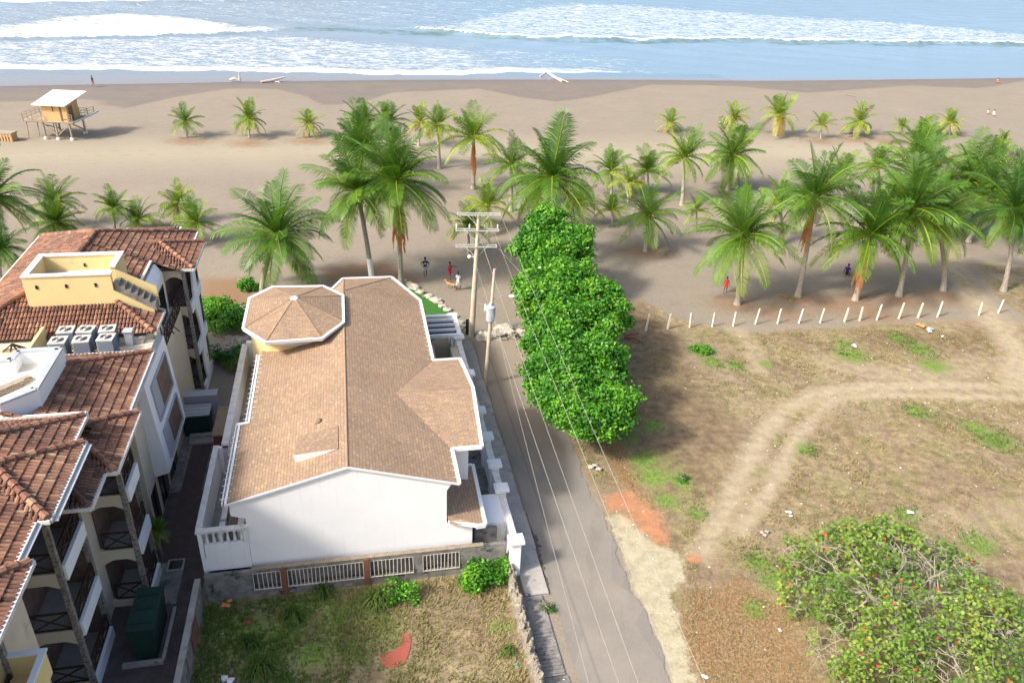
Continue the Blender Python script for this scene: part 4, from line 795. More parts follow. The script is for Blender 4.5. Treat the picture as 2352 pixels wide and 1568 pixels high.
# corner terrace in the notch: sloping white parapet, slab, dark opening, timber truss
b = MB(); b.ub(-5.4, -5.22, 12.5, 17.7, 6.4, 9.0); b.hexa([U(-5.4, 12.5, 9.0), U(-5.22, 12.5, 9.0), U(-5.22, 17.7, 9.0), U(-5.4, 17.7, 9.0), U(-5.62, 12.6, 9.55), U(-5.5, 12.6, 9.55), U(-5.5, 17.6, 9.55), U(-5.62, 17.6, 9.55)]); b.build('corner_parapet', M['wallwhite'], ab)
b = MB()
for k in range(5): b.bar(U(-4.7, 12.6 + 0.05 * k, 8.7), U(-4.9 + 0.25 * k, 12.7 + 0.25 * k, 7.0), 0.05)
b.bar(U(-6.0, 12.4, 8.9), U(-4.4, 12.6, 8.7), 0.06); b.bar(U(-5.3, 12.6, 7.0), U(-4.4, 13.7, 7.0), 0.05); b.build('timber_truss', M['darkwood'], ab)
b = MB(); xrail((-4.62, 13.2), (-4.62, 17.8), 6.42, 0.8, b); b.build('railing', M['darkwood'], ab)
b = MB(); b.ub(-5.21, -5.17, 15.6, 17.2, 6.45, 8.4); b.build('dark_opening', M['glassdark'], ab)
# yellow roof terrace with stair
Y = MB()
def tray(mb, u0, u1, v0, v1, zb, zt, t=0.22):
    mb.ub(u0, u1, v0, v0 + t, zb, zt); mb.ub(u0, u1, v1 - t, v1, zb, zt); mb.ub(u0, u0 + t, v0 + t, v1 - t, zb, zt); mb.ub(u1 - t, u1, v0 + t, v1 - t, zb, zt)
Y.ub(-10.5, -6.3, 11.75, 11.97, 9.6, 11.5); Y.ub(-10.5, -6.3, 14.5, 14.72, 9.6, 11.5); Y.ub(-10.5, -10.28, 11.97, 14.5, 9.6, 11.5); Y.ub(-6.52, -6.3, 12.7, 14.5, 9.0, 11.5)
Y.hexa([U(-6.3, 11.75, 9.2), U(-4.5, 11.75, 9.2), U(-4.5, 11.85, 9.2), U(-6.3, 11.85, 9.2), U(-6.3, 11.75, 10.6), U(-4.5, 11.75, 9.35), U(-4.5, 11.85, 9.35), U(-6.3, 11.85, 10.6)])
Y.hexa([U(-6.3, 12.6, 9.2), U(-4.4, 12.6, 9.2), U(-4.4, 12.72, 9.2), U(-6.3, 12.72, 9.2), U(-6.3, 12.6, 11.4), U(-4.4, 12.6, 10.3), U(-4.4, 12.72, 10.3), U(-6.3, 12.72, 11.4)])
yt = Y.build('roof_terrace', M['yellow'], ab)
b = MB(); b.ub(-10.28, -6.52, 11.97, 14.5, 9.8, 10.65); b.build('terrace_floor', M['terracetile'], yt)
b = MB(); b.ub(-10.55, -6.25, 11.7, 12.02, 11.5, 11.58); b.ub(-10.55, -6.25, 14.45, 14.77, 11.5, 11.58); b.ub(-10.55, -10.23, 12.02, 14.45, 11.5, 11.58); b.ub(-6.57, -6.25, 12.65, 14.45, 11.5, 11.58); b.build('coping', M['coping'], yt)
b = MB()
for u, v in ((-9.9, 11.74), (-8.5, 11.74), (-7.1, 11.74), (-8.3, 14.49)): b.ub(u - 0.06, u + 0.06, v - 0.02, v, 10.85, 11.05)
b.build('scupper', M['glassdark'], yt)
b = MB()
for k in range(7): b.ub(-6.3 + k * 0.27, -6.03 + k * 0.27, 11.86, 12.6, 9.2, 10.95 - k * 0.2)
b.build('stair', M['grime'], ab)
# plant deck
b = MB(); b.ub(-9.3, -4.2, 7.82, 9.6, 8.6, 8.72); b.build('plant_deck', M['cream'], ab)
b = MB(); b.ub(-9.45, -9.3, 7.6, 9.9, 8.4, 9.6); b.ub(-13.3, -9.45, 9.2, 9.45, 7.6, 8.6); b.build('deck_parapet', M['yellow'], ab)
b = MB()
for k in range(5): b.bar(U(-10.6, 9.0, 9.2), U(-11.4 + 0.45 * k, 9.3, 8.5), 0.06)
b.build('timber_bracket', M['darkwood'], ab)
# white roof box with clipped corner
pb = [(-12.4, 0.35), (-7.9, 0.35), (-6.8, 1.35), (-6.8, 4.9), (-8.75, 4.9), (-8.75, 4.1), (-12.4, 4.1)]
b = MB(); c_ = (-9.5, 2.6)
inn = [(-12.4, 0.6), (-8.0, 0.6), (-7.05, 1.45), (-7.05, 4.65), (-8.5, 4.65), (-8.5, 3.85), (-12.4, 3.85)]
for i in range(len(pb)):
    j = (i + 1) % len(pb); b.quad(U(*pb[i], 9.0), U(*pb[j], 9.0), U(*pb[j], 11), U(*pb[i], 11)); b.quad(U(*inn[j], 10.4), U(*inn[i], 10.4), U(*inn[i], 11), U(*inn[j], 11)); b.quad(U(*pb[i], 11), U(*pb[j], 11), U(*inn[j], 11), U(*inn[i], 11))
wb = b.build('roof_box', M['wallwhite'], ab)
b = MB(); b.poly([U(*p, 10.42) for p in inn]); b.build('box_floor', plain('cream_floor', (0.72, 0.68, 0.55), (0.66, 0.62, 0.5), 0.8, 1.2), wb)
b = MB()
for i in range(len(pb) - 1): b.bar(U(*((pb[i][0] + inn[i][0]) / 2, (pb[i][1] + inn[i][1]) / 2), 11.03), U(*((pb[i + 1][0] + inn[i + 1][0]) / 2, (pb[i + 1][1] + inn[i + 1][1]) / 2), 11.03), 0.30, 0.08)
b.build('coping', M['greypaint'], wb)
b = MB()
for i in range(1, 4): b.bar(U(pb[i][0] + 0.03, pb[i][1] - 0.03, 9.9 if i < 3 else 9.9), U(pb[i - 1][0] + 0.03, pb[i - 1][1] - 0.03, 9.9), 0.22, 0.05)
b.build('red_flashing', M['rust'], wb)
# low yellow balcony at the bottom left corner
b = MB(); tray(b, -5.4, -4.05, -14.0, -9.6, 7.0, 8.0, 0.14); b.ub(-5.3, -4.15, -13.9, -9.7, 7.0, 7.2); lb = b.build('lower_balcony', M['yellow'], ab)
b = MB(); tray(b, -5.45, -4.0, -14.05, -9.55, 8.0, 8.07, 0.2); b.build('coping', M['white'], lb)
# mats left on the roof box
b = MB()
for k in range(7): b.bar(U(-9.3 + 0.05 * k, 1.3 + 0.12 * k, 10.48 + 0.07 * (k % 3)), U(-8.0 + 0.05 * k, 2.7 + 0.1 * k, 10.5 + 0.07 * (k % 3)), 0.22, 0.06)
tag(b.build('timber_pile', M['greywood']), 'small pile of weathered boards lying inside the white roof box', 'boards')
# air conditioners
def make_ac():
    t = thing('air_conditioner', 'x', 'air conditioner', Vector((0, 0, 0)), 'condenser units on the flat roof deck')
    b = MB()
    b.box(-0.36, 0.36, -0.36, 0.36, 0.06, 0.98)
    b.box(-0.38, 0.38, -0.38, 0.38, 0.93, 0.99)
    b.build('casing', M['acwhite'], t)
    b = MB()
    for k in range(14):
        z = 0.12 + k * 0.058
        b.box(0.362, 0.375, -0.34, 0.34, z, z + 0.035); b.box(-0.375, -0.362, -0.34, 0.34, z, z + 0.035); b.box(-0.34, 0.34, -0.375, -0.362, z, z + 0.035)
    b.build('side_grille', M['acblue'], t)
    b = MB(); b.lathe((0, 0, 0.991), [(0.27, 0), (0.27, 0.012), (0.10, 0.02)], 20); fa_ = b.build('fan_grille', M['black'], t)
    b = MB(); b.lathe((0, 0, 1.005), [(0.10, 0), (0.09, 0.03)], 14)
    for k in range(3):
        r_ = 0.13 + 0.06 * k
        pts = [Vector((r_ * math.cos(a), r_ * math.sin(a), 1.016)) for a in np.linspace(0, 2 * math.pi, 21)]
        b.tube(pts, 0.008, 4, cap=False)
    b.build('fan_hub', M['steel'], fa_)
    b = MB(); b.box(-0.38, 0.38, -0.38, -0.30, 0, 0.06); b.box(-0.38, 0.38, 0.30, 0.38, 0, 0.06); b.build('foot', M['black'], t)
    return t
ac0 = make_ac(); acs = [(-8.15, 9.3, 'cream condenser nearest the yellow parapet in the rear row', 0.05), (-7.2, 9.25, 'rear row condenser with blue side standing between two others', -0.1), (-6.2, 9.2, 'rear row condenser nearest the little grey hatch', 0.08),
       (-8.2, 8.2, 'front row condenser closest to the white roof box', 0.0), (-7.15, 8.2, 'middle condenser of the front row beside the tiled edge', 0.06), (-6.05, 8.25, 'front row condenser nearest the alley edge of the deck', -0.05)]
for i, (u, v, l, rz) in enumerate(acs):
    o = ac0 if i == 0 else copy_tree(ac0); o.location = U(u, v, 8.72); o.rotation_euler = (0, 0, AH + rz); o['label'] = l
b = MB(); b.ub(-5.45, -5.1, 9.0, 9.4, 8.72, 9.5); b.ub(-5.5, -5.05, 8.95, 9.45, 9.5, 9.54); tag(b.build('roof_hatch', M['greypaint']), 'small grey hatch box at the end of the condensers', 'hatch')
b = MB()
for k in range(6):
    b.poly([U(-5.7 + 0.12 * k, 7.95, 8.76 + 0.05 * (k % 2)), U(-5.58 + 0.12 * k, 7.95, 8.76 + 0.05 * ((k + 1) % 2)), U(-5.5 + 0.12 * k, 8.3, 8.78 + 0.05 * ((k + 1) % 2)), U(-5.62 + 0.12 * k, 8.3, 8.78 + 0.05 * (k % 2))])
tag(b.build('blue_tarpaulin', plain('blue_tarp', (0.10, 0.18, 0.42), (0.07, 0.12, 0.3), 0.5)), 'crumpled blue tarpaulin beside the front condensers', 'tarpaulin')
# alley things
def lidbox(name, u0, u1, v0, v1, z, m, lab, cat, lid=None):
    t = thing(name, lab, cat, U((u0 + u1) / 2, (v0 + v1) / 2, 0)); b = MB()
    b.hexa([U(u0 + 0.1, v0 + 0.1, 0.05), U(u1 - 0.1, v0 + 0.1, 0.05), U(u1 - 0.1, v1 - 0.1, 0.05), U(u0 + 0.1, v1 - 0.1, 0.05), U(u0, v0, z), U(u1, v0, z), U(u1, v1, z), U(u0, v1, z)]); b.build('body', m, t)
    b = MB(); b.ub(u0 - 0.04, u1 + 0.04, v0 - 0.04, v1 + 0.04, z, z + 0.08)
    for k in range(3): b.ub(u0 + 0.1, u1 - 0.1, v0 + (v1 - v0) * (k + 0.5) / 3 - 0.05, v0 + (v1 - v0) * (k + 0.5) / 3 + 0.05, z + 0.08, z + 0.12)
    b.build('lid', lid or m, t); return t
lidbox('storage_tank', -4.1, -3.05, -3.4, -1.0, 1.8, M['tankgreen'], 'tall dark green tank standing on a slab in the near alley', 'tank')
b = MB(); b.ub(-4.5, -2.85, -3.7, -3.5, 0, 0.18); b.ub(-2.95, -2.8, -3.5, -0.6, 0, 0.18); tag(b.build('slab_kerb', M['concrete']), 'pale kerb round the dark green tank slab', 'kerb')
lidbox('generator_box', -4.6, -3.0, 13.2, 14.4, 1.5, M['tankgreen'], 'dark generator box with pale lid beside the tan cabinet', 'generator', M['greypaint'])
b = MB(); b.ub(-4.65, -2.7, 14.7, 15.3, 0.0, 1.95); b.ub(-4.7, -2.65, 14.65, 15.35, 1.95, 2.02); tag(b.build('service_shed', M['greypaint']), 'long grey green service shed behind the generator box', 'shed')
t = thing('cabinet', 'tan topped cabinet against the white side parapet in the alley', 'cabinet', U(-2.05, 12.2, 0))
b = MB(); b.ub(-2.4, -1.72, 10.6, 13.6, 0, 1.75); b.build('body', M['rust'], t); b = MB(); b.ub(-2.45, -1.68, 10.55, 13.65, 1.75, 1.82); b.build('top', M['tan'], t)
t = thing('steps', 'low grey concrete steps in front of the generator box', 'steps', U(-3.5, 12.6, 0)); b = MB(); b.ub(-4.2, -2.7, 12.3, 12.8, 0, 0.18); b.ub(-4.2, -2.7, 12.8, 13.1, 0, 0.36); b.build('tread', M['concrete'], t)
t = thing('drain_cover', 'grey panel with dark screen lying on the alley slab', 'panel', U(-3.3, 2.2, 0.05)); b = MB(); b.ub(-3.7, -2.9, 1.8, 2.6, 0.052, 0.12); b.build('frame', M['concrete'], t); b = MB(); b.ub(-3.6, -3.0, 1.9, 2.5, 0.12, 0.13); b.build('screen', M['glassdark'], t)
# ================================================================ PALMS (built about the origin, crown radius 1)
def frond(mb, rng, az, el, L, droop, tone, npair=30, wid=0.028, limp=0.5, roll=0.0, leaf=0.29):
    d = Vector((math.cos(az) * math.cos(el), math.sin(az) * math.cos(el), math.sin(el))); p = Vector((0, 0, 0)); pts = [p.copy()]; dirs = []
    n = 12
    for i in range(n):
        dirs.append(d.copy()); p = p + d * (L / n); pts.append(p.copy())
        d = (d + Vector((0, 0, -droop / n * (0.4 + 1.6 * i / n)))).normalized()
    dirs.append(d.copy())
    mb.tube(pts, [0.022 * (1 - 0.8 * i / n) for i in range(n + 1)], 4, min(1, tone + 0.22), cap=False)
    for k in range(npair):
        s = 0.12 + 0.88 * k / (npair - 1); x = s * n; i = min(n - 1, int(x)); f = x - i
        q = pts[i].lerp(pts[i + 1], f); dd = dirs[i].lerp(dirs[min(n, i + 1)], f).normalized()
        side = dd.cross(Vector((0, 0, 1))); side = side.normalized() if side.length > 0.05 else Vector((math.sin(az), -math.cos(az), 0))
        nu = side.cross(dd).normalized()
        side = (side * math.cos(roll) + nu * math.sin(roll)).normalized(); nu = side.cross(dd).normalized()
        ll = leaf * (1.12 if el > 0.9 else 1.0) * (math.sin(math.pi * (0.12 + 0.84 * s)) ** 0.6) * rng.uniform(0.85, 1.1)
        for sg in (-1, 1):
            if rng.random() < 0.10: continue
            fwd_ = 0.45 + 0.5 * s
            a = (side * sg + dd * fwd_ + nu * 0.18).normalized()
            b = (a + Vector((0, 0, -limp * rng.uniform(0.7, 1.3)))).normalized()
            m1 = q + a * ll * 0.5; m2 = m1 + b * ll * 0.5; w = dd * wid * 0.5; t = min(1, max(0, tone + rng.gauss(0, 0.05)))
            mb.poly([q - w * 0.6, q + w * 0.6, m1 + w, m1 - w], t, [(0, 0)] * 4); mb.poly([m1 - w, m1 + w, m2], t + 0.03, [(0, 0)] * 3)
def make_crown(seed, nf, up, tone, spread=0.06, npair=38, lo=-0.5, droop=1.5, limp=0.8, ytip=0.24, wid=0.0165):
    rng = random.Random(seed); mb = MB()
    for k in range(nf):
        q = k / (nf - 1); az = k * 2.399963 + rng.uniform(-0.5, 0.5); el = up + (lo - up) * (q ** 0.80) + rng.uniform(-0.1, 0.1)
        t = tone + spread * rng.gauss(0, 1) + ytip * max(0, q - 0.7) / 0.3 - (0.06 if q < 0.3 else 0)
        frond(mb, rng, az, el, rng.uniform(0.78, 1.12) * (0.9 if q < 0.15 else 1), droop * (0.30 + 0.62 * q) * rng.uniform(0.7, 1.35), min(1, max(0, t)), npair, wid, limp * (0.5 + 1.0 * q), rng.uniform(-0.4, 0.4))
    return mb
def mesh_of(mb, name, m):
    o = mb.build(name, m, None, False, Vector((0, 0, 0))); me = o.data; bpy.data.objects.remove(o); return me
CR = {
 'a': mesh_of(make_crown(1, 34, 1.4, 0.25), 'crown', M['palm']), 'b': mesh_of(make_crown(2, 31, 1.4, 0.30, lo=-0.8), 'crown', M['palm']),
 'c': mesh_of(make_crown(3, 36, 1.45, 0.27, lo=-0.6), 'crown', M['palm']), 'd': mesh_of(make_crown(4, 31, 1.4, 0.20, lo=-0.7, droop=1.6), 'crown', M['palm']),
 'm': mesh_of(make_crown(5, 24, 1.5, 0.33, npair=28, lo=-0.45, ytip=0.25, wid=0.020), 'crown', M['palm']), 'n': mesh_of(make_crown(6, 22, 1.5, 0.38, npair=28, lo=-0.3, ytip=0.25, wid=0.020), 'crown', M['palm']),
 'y': mesh_of(make_crown(7, 20, 1.5, 0.52, npair=24, lo=-0.6, ytip=0.22, wid=0.030, spread=0.08, droop=1.7), 'crown', M['palm']), 'z': mesh_of(make_crown(8, 20, 1.5, 0.44, npair=24, lo=-0.7, ytip=0.32, wid=0.030, spread=0.1, droop=1.7), 'crown', M['palm']),
 'e': mesh_of(make_crown(14, 33, 1.35, 0.28, lo=-0.9, droop=1.3), 'crown', M['palm']), 'f': mesh_of(make_crown(15, 29, 1.45, 0.24, lo=-0.5, droop=2.0), 'crown', M['palm']), 'o': mesh_of(make_crown(16, 24, 1.5, 0.30, npair=28, lo=-0.6, ytip=0.3, wid=0.020, droop=1.2), 'crown', M['palm']),
 's': mesh_of(make_crown(9, 14, 1.5, 0.40, npair=20, lo=-0.3, ytip=0.25, wid=0.034), 'crown', M['palm'])}
mb = MB(); rng = random.Random(77)
for k in range(5): frond(mb, rng, 0.35 * k - 0.6, -1.3 + 0.05 * k, rng.uniform(0.7, 1.0), 0.4, 0.90 + 0.025 * k, 30, 0.035, 1.3, 0, 0.15)
DEAD = mesh_of(mb, 'dead_fronds', M['palm'])
mb = MB()
for k in range(9): a = k * 0.7; mb.blob((0.085 * math.cos(a), 0.085 * math.sin(a), -0.05 - 0.03 * (k % 3)), 0.034, k, 0.1, 7, 5)
COCO = mesh_of(mb, 'coconuts', M['pinewood'])
def palm(cx, cy, bx, by, r, crown, label, dead=None, coco=False, sock=None, wide=1.0):
    base = G(bx, by); top = GV(cx, cy, base)
    if top.z < 0.5: top.z = 0.5
    edge = GV(cx + r, cy, base); Rr = abs(edge.x - top.x) * (1.20 if r > 88 else 1.16 if r > 45 else 1.25)
    t = thing('coconut_palm' if r > 45 else 'young_palm', label, 'palm tree', base, 'coconut palms along the beach')
    b = MB(); hgt = top.z; lean = top - base; n = 10; pts = []
    for i in range(n + 1):
        f = i / n; pts.append(Vector((base.x + lean.x * (f ** 1.4), base.y + lean.y * f, f * hgt)))
    r0 = max(0.10, min(0.20, 0.045 * hgt)) if hgt > 2 else 0.09
    b.tube(pts, [r0 * (1.7 if i == 0 else 1.15 - 0.35 * i / n) for i in range(n + 1)], 9)
    tr_ = b.build('trunk', M['trunk'], t, smooth=True)
    if sock:
        b = MB(); b.tube(pts[:4], [r0 * 1.75 if i == 0 else r0 * 1.2 for i in range(4)], 9); b.build('whitewash', M['white'], tr_, smooth=True)
    def add(me, nm, z, rot, s):
        o = bpy.data.objects.new(nm, me); S.collection.objects.link(o); o.parent = t; o.location = (top.x - base.x, top.y - base.y, top.z + z); o.rotation_euler = rot; o.scale = s; return o
    crown = {'a': R.choice('ae'), 'b': R.choice('bf'), 'c': R.choice('ce'), 'm': R.choice('mo')}.get(crown, crown)
    rr = R.uniform(0, 6.28); k = R.uniform(0.95, 1.12)
    add(CR[crown], 'crown', 0, (R.uniform(-0.16, 0.16), R.uniform(-0.16, 0.16), rr), (Rr * wide, Rr * wide, Rr * k))
    if dead:
        for az, s in dead: add(DEAD, 'dead_fronds', -0.1, (0, 0, az), (Rr * s * 0.45, Rr * s * 0.45, Rr * s))
    if coco: add(COCO, 'coconuts', 0, (0, 0, rr), (Rr * 1.1,) * 3)
    return t
PL = [
 (425, 278, 430, 315, 38, 'm', 'small green palm standing alone nearest the lifeguard hut'),
 (572, 272, 573, 316, 42, 'z', 'yellow green young palm second from the left on the upper beach'),
 (710, 284, 710, 313, 34, 'y', 'squat yellowish palm third from the left on the upper beach'),
 (1540, 282, 1540, 302, 30, 'y', 'small yellow palm at the left end of the upper right beach row'),
 (1685, 272, 1688, 300, 33, 'y', 'yellow palm peeking above a taller green palm'),
 (1790, 264, 1783, 312, 50, 'y', 'largest bright yellow green palm on the upper right beach'),
 (1885, 286, 1885, 318, 30, 's', 'thin green young palm between two yellow ones on the upper beach'),
 (1975, 280, 1972, 313, 42, 'z', 'yellow skirted palm with pale trunk on the upper right beach'),
 (2071, 292, 2072, 308, 22, 's', 'tiny green palm right of the yellow skirted one'),
 (2122, 292, 2122, 307, 25, 'z', 'tiny pale green palm behind the tallest right grove palm'),
 (2183, 282, 2180, 312, 31, 'y', 'small golden palm near the two seated people'),
 (2305, 326, 2300, 348, 27, 's', 'low young palm near the right edge of the beach'),
 (2350, 388, 2350, 408, 24, 's', 'tiny palm cut by the right edge of the picture'),
 (1005, 288, 1009, 387, 52, 'm', 'slim palm with thin straight trunk on the beach middle'),
 (966, 280, 962, 335, 36, 'y', 'yellow leaved palm hidden behind the slim trunked palm'),
 (1088, 318, 1087, 433, 78, 'm', 'palm with one orange dead frond hanging down its slim trunk', [(4.4, 0.95)]),
 (832, 282, 838, 400, 56, 'a', 'tall palm at the back left of the central clump'),
 (888, 280, 892, 390, 54, 'c', 'back right palm of the central clump with upright fronds'),
 (830, 345, 838, 450, 84, 'a', 'middle palm of the central clump behind the whitewashed trunk'),
 (821, 440, 855, 655, 112, 'b', 'central palm with leaning trunk whitewashed at its foot behind the roof', None, True, True),
 (912, 415, 921, 655, 118, 'c', 'tallest central palm with rust brown dead fronds wrapped down its trunk', [(4.5, 1.25), (5.0, 1.05), (3.9, 1.0)], True),
 (638, 539, 602, 668, 128, 'd', 'big dark green palm standing behind the octagonal turret', None, True),
 (1268, 412, 1290, 610, 125, 'b', 'big palm with yellow coconuts behind the leafy green tree', None, True),
 (1174, 378, 1174, 483, 66, 'm', 'mid sized palm between the orange frond palm and the big coconut palm'),
 (1405, 392, 1404, 450, 58, 'm', 'palm with brown stem right of the big coconut palm'),
 (1488, 392, 1488, 446, 58, 'm', 'palm above the round based palm in the beach middle'),
 (1572, 360, 1566, 472, 64, 'm', 'slender palm with tall bare trunk in the middle of the beach'),
 (1683, 355, 1672, 437, 74, 'c', 'green palm with curved short trunk below the peeking yellow palm'),
 (1406, 483, 1406, 520, 42, 'n', 'low feathery palm behind the round based palm'),
 (1489, 496, 1482, 578, 80, 'm', 'palm on a bare round patch with drooping lower fronds'),
 (1121, 474, 1121, 525, 62, 'n', 'bright hearted low palm just above the utility pole'),
 (1076, 520, 1076, 583, 56, 'm', 'palm directly behind the utility pole crossarms'),
 (1600, 484, 1598, 531, 38, 's', 'small thin palm left of the right grove'),
 (1708, 541, 1693, 699, 112, 'a', 'nearest left palm of the right grove beside the red clothed person', None, True),
 (1873, 454, 1832, 682, 112, 'b', 'right grove palm with white trunk and orange hanging fronds', [(3.7, 1.0), (3.3, 0.8)], True),
 (1999, 540, 1964, 689, 112, 'a', 'right grove palm with brown dead frond leaning on its short trunk', [(3.9, 1.1)]),
 (2096, 480, 2064, 679, 116, 'c', 'densest palm in the middle of the right grove', None, True),
 (2229, 418, 2196, 527, 96, 'b', 'palm with one tall upright frond and a leaning brown trunk', [(3.6, 0.6)]),
 (2330, 482, 2304, 668, 108, 'd', 'right edge palm with orange flower stalks and pale trunk', [(3.8, 0.55)], True),
 (2114, 346, 2114, 470, 78, 'm', 'light green palm at the back of the right grove'),
 (2017, 385, 2017, 462, 58, 'n', 'smaller pale palm behind the right grove'),
 (2105, 408, 2112, 560, 96, 'a', 'bright topped palm second row of the right grove'),
 (2150, 500, 2166, 667, 96, 'b', 'right grove palm with thick grey trunk near the sandy path'),
 (2278, 440, 2224, 556, 84, 'd', 'palm leaning right over the sandy path'),
 (2352, 430, 2352, 545, 78, 'd', 'palm cut in half by the right edge behind the pale trunk'),
 (125, 462, 125, 520, 62, 'm', 'back palm of the left pair above the tiled roof'),
 (128, 512, 128, 556, 58, 'c', 'front palm of the left pair above the tiled roof'),
 (262, 478, 265, 532, 48, 'm', 'small dark palm standing alone above the tiled roof'),
 (318, 506, 318, 532, 52, 'n', 'pale feathery palm just behind the roof ridge'),
 (408, 468, 412, 512, 50, 'z', 'yellow fringed palm behind the apartment roof'),
 (452, 512, 452, 556, 58, 'm', 'dark palm beside the apartment roof corner'),
 (-20, 455, -20, 600, 95, 'd', 'big palm cut by the left edge with a long arching frond'),
 (2, 570, 2, 640, 60, 'd', 'dark low palm at the left edge beside the apartment roof')]
PL += [
 (1330, 470, 1330, 520, 60, 'n', 'half hidden palm between the green tree top and the round based palm'),
 (1230, 448, 1232, 500, 50, 'm', 'palm low behind the left side of the big coconut palm'),
 (1930, 400, 1935, 470, 60, 'n', 'light palm between the white trunked palm and the back of the right grove'),
 (2170, 430, 2175, 520, 70, 'm', 'palm filling the back of the right grove left of the upright frond palm'),
 (1790, 470, 1795, 560, 64, 'n', 'palm squeezed between the two leftmost palms of the right grove'),
 (1440, 420, 1442, 470, 40, 's', 'small palm between the two palms with brown stems'),
 (2290, 365, 2290, 430, 50, 'm', 'palm at the back right behind the sandy path')]
for p in PL: palm(*p)
# palms in the alley
for (x, y, z, r, lab) in [(372, 1255, 1.6, 0.9, 'dark small palm growing in the near alley beside the tank'), (475, 840, 1.8, 1.0, 'dark palm in the far alley beside the north balconies')]:
    base = G(x, y + 20); t = thing('alley_palm', lab, 'palm tree', base); b = MB(); b.tube([base, base + Vector((0, 0, z))], [0.08, 0.05], 7); b.build('trunk', M['trunk'], t)
    o = bpy.data.objects.new('crown', CR['m']); S.collection.objects.link(o); o.parent = t; o.location = (0, 0, z); o.scale = (r, r, r)
# ================================================================ LEAFY TREES
def leafq(mb, p, n, L, Wd, t, rng, n_=6):
    n = n.normalized(); a = n.cross(Vector((rng.gauss(0, 1), rng.gauss(0, 1), rng.gauss(0, 1)))).normalized(); b = n.cross(a)
    q = [(-1, 0), (-0.35, 0.9), (0.5, 0.85), (1, 0), (0.5, -0.85), (-0.35, -0.9)]
    mb.poly([p + a * (u * L / 2) + b * (v * Wd / 2) + n * (0.12 * L * (1 - abs(u))) for u, v in q], t, [(0, 0)] * 6)
def lobed(bl, seed):
    rng = random.Random(seed); out = []
    for c, r in bl:
        out.append((c, r * 0.84))
        for k in range(12):
            d = Vector((rng.gauss(0, 1), rng.gauss(0, 1), rng.gauss(0.3, 0.8))).normalized() * r * rng.uniform(0.65, 1.05); q = r * rng.uniform(0.18, 0.42); out.append(((c[0] + d.x, c[1] + d.y, c[2] + d.z), q))
    return out
def leafy(name, label, base, blobs, dens, L, mat, seed, trunk_r=0.16, tone=0.5, cat='tree', group=None, redp=0.0003, dark=0.0):
    rng = random.Random(seed); t = thing(name, label, cat, base, group); b = MB()
    top = sum((Vector(c) for c, r in blobs), Vector((0, 0, 0))) / len(blobs)
    st0 = base + Vector((0, 0, max(0.3, min(c[2] - r for c, r in blobs)) * 0.9))
    tr_ = MB(); tr_.tube([base, st0], [trunk_r * 1.5, trunk_r], 8)
    for c, r in blobs:
        c = Vector(c); md = st0.lerp(c, 0.5) + Vector((rng.gauss(0, 0.2), rng.gauss(0, 0.2), rng.gauss(0, 0.1)))
        tr_.tube([st0, md, c], [trunk_r * 0.55, trunk_r * 0.35, trunk_r * 0.15], 6)
    tr_.build('trunk', M['bark'], t, smooth=True)
    for c, r in blobs:
        c = Vector(c); nrm = int(dens * r * r)
        for i in range(nrm):
            d = Vector((rng.gauss(0, 1), rng.gauss(0, 1), rng.gauss(0, 1))).normalized()
            if d.z < -0.5 and rng.random() < 0.6: continue
            q = 1 + 0.34 * mnoise.noise((c + d * r) * (1.3 / max(0.6, r)) * 1.5) + 0.30 * mnoise.noise((c + d * r) * 1.9 + Vector((seed, 0, 0)))
            rad = r * q * (1 - abs(rng.gauss(0, 0.13)) + (rng.random() < 0.12) * rng.uniform(0, 0.22))
            p = c + Vector((d.x * rad, d.y * rad, d.z * rad * 0.92))
            hub = p; tn = min(1, max(0, tone + 0.42 * mnoise.noise(p * 1.0) + rng.gauss(0, 0.13)))
            for j in range(5):
                dd = (d * 0.6 + Vector((rng.gauss(0, 0.6), rng.gauss(0, 0.6), rng.gauss(0.5, 0.5)))).normalized()
                pp = hub + Vector((rng.gauss(0, L * 0.75), rng.gauss(0, L * 0.75), rng.gauss(0, L * 0.4)))
                tt_ = 1.0 if rng.random() < redp else min(0.80, tn + rng.gauss(0, 0.07))
                leafq(b, pp, dd, L * rng.uniform(0.8, 1.15), L * 0.55, tt_, rng)
    b.build('crown', mat, t); return t
def blobs_px(lst):       # (px, py, height, radius m)
    return [(tuple(G(x, y, z)), r) for x, y, z, r in lst]
GRP = 'sea almond trees in a row beside the street'
leafy('almond_tree', 'far almond tree of the green row nearest the beach, top crown', G(1290, 720), lobed(blobs_px([(1262, 530, 5.6, 1.7), (1310, 548, 5.4, 1.6), (1225, 560, 5.2, 1.5), (1275, 620, 4.9, 1.6), (1330, 580, 4.6, 1.3), (1230, 610, 4.4, 1.2), (1290, 590, 4.6, 1.6), (1235, 510, 5.8, 1.0)]), 21), 240, 0.27, M['leaf'], 21, group=GRP)
leafy('almond_tree', 'broadest almond tree in the middle of the green row by the rocks', G(1330, 830), lobed(blobs_px([(1290, 665, 5.2, 1.7), (1360, 680, 5.0, 1.7), (1400, 715, 4.4, 1.4), (1230, 690, 4.7, 1.5), (1280, 770, 4.7, 1.5), (1300, 730, 4.8, 1.7), (1370, 760, 4.2, 1.5), (1240, 730, 4.0, 1.1), (1330, 640, 5.4, 1.3), (1420, 740, 3.6, 0.9), (1210, 650, 4.9, 0.8)]), 22), 250, 0.26, M['leaf'], 22, group=GRP, tone=0.52)
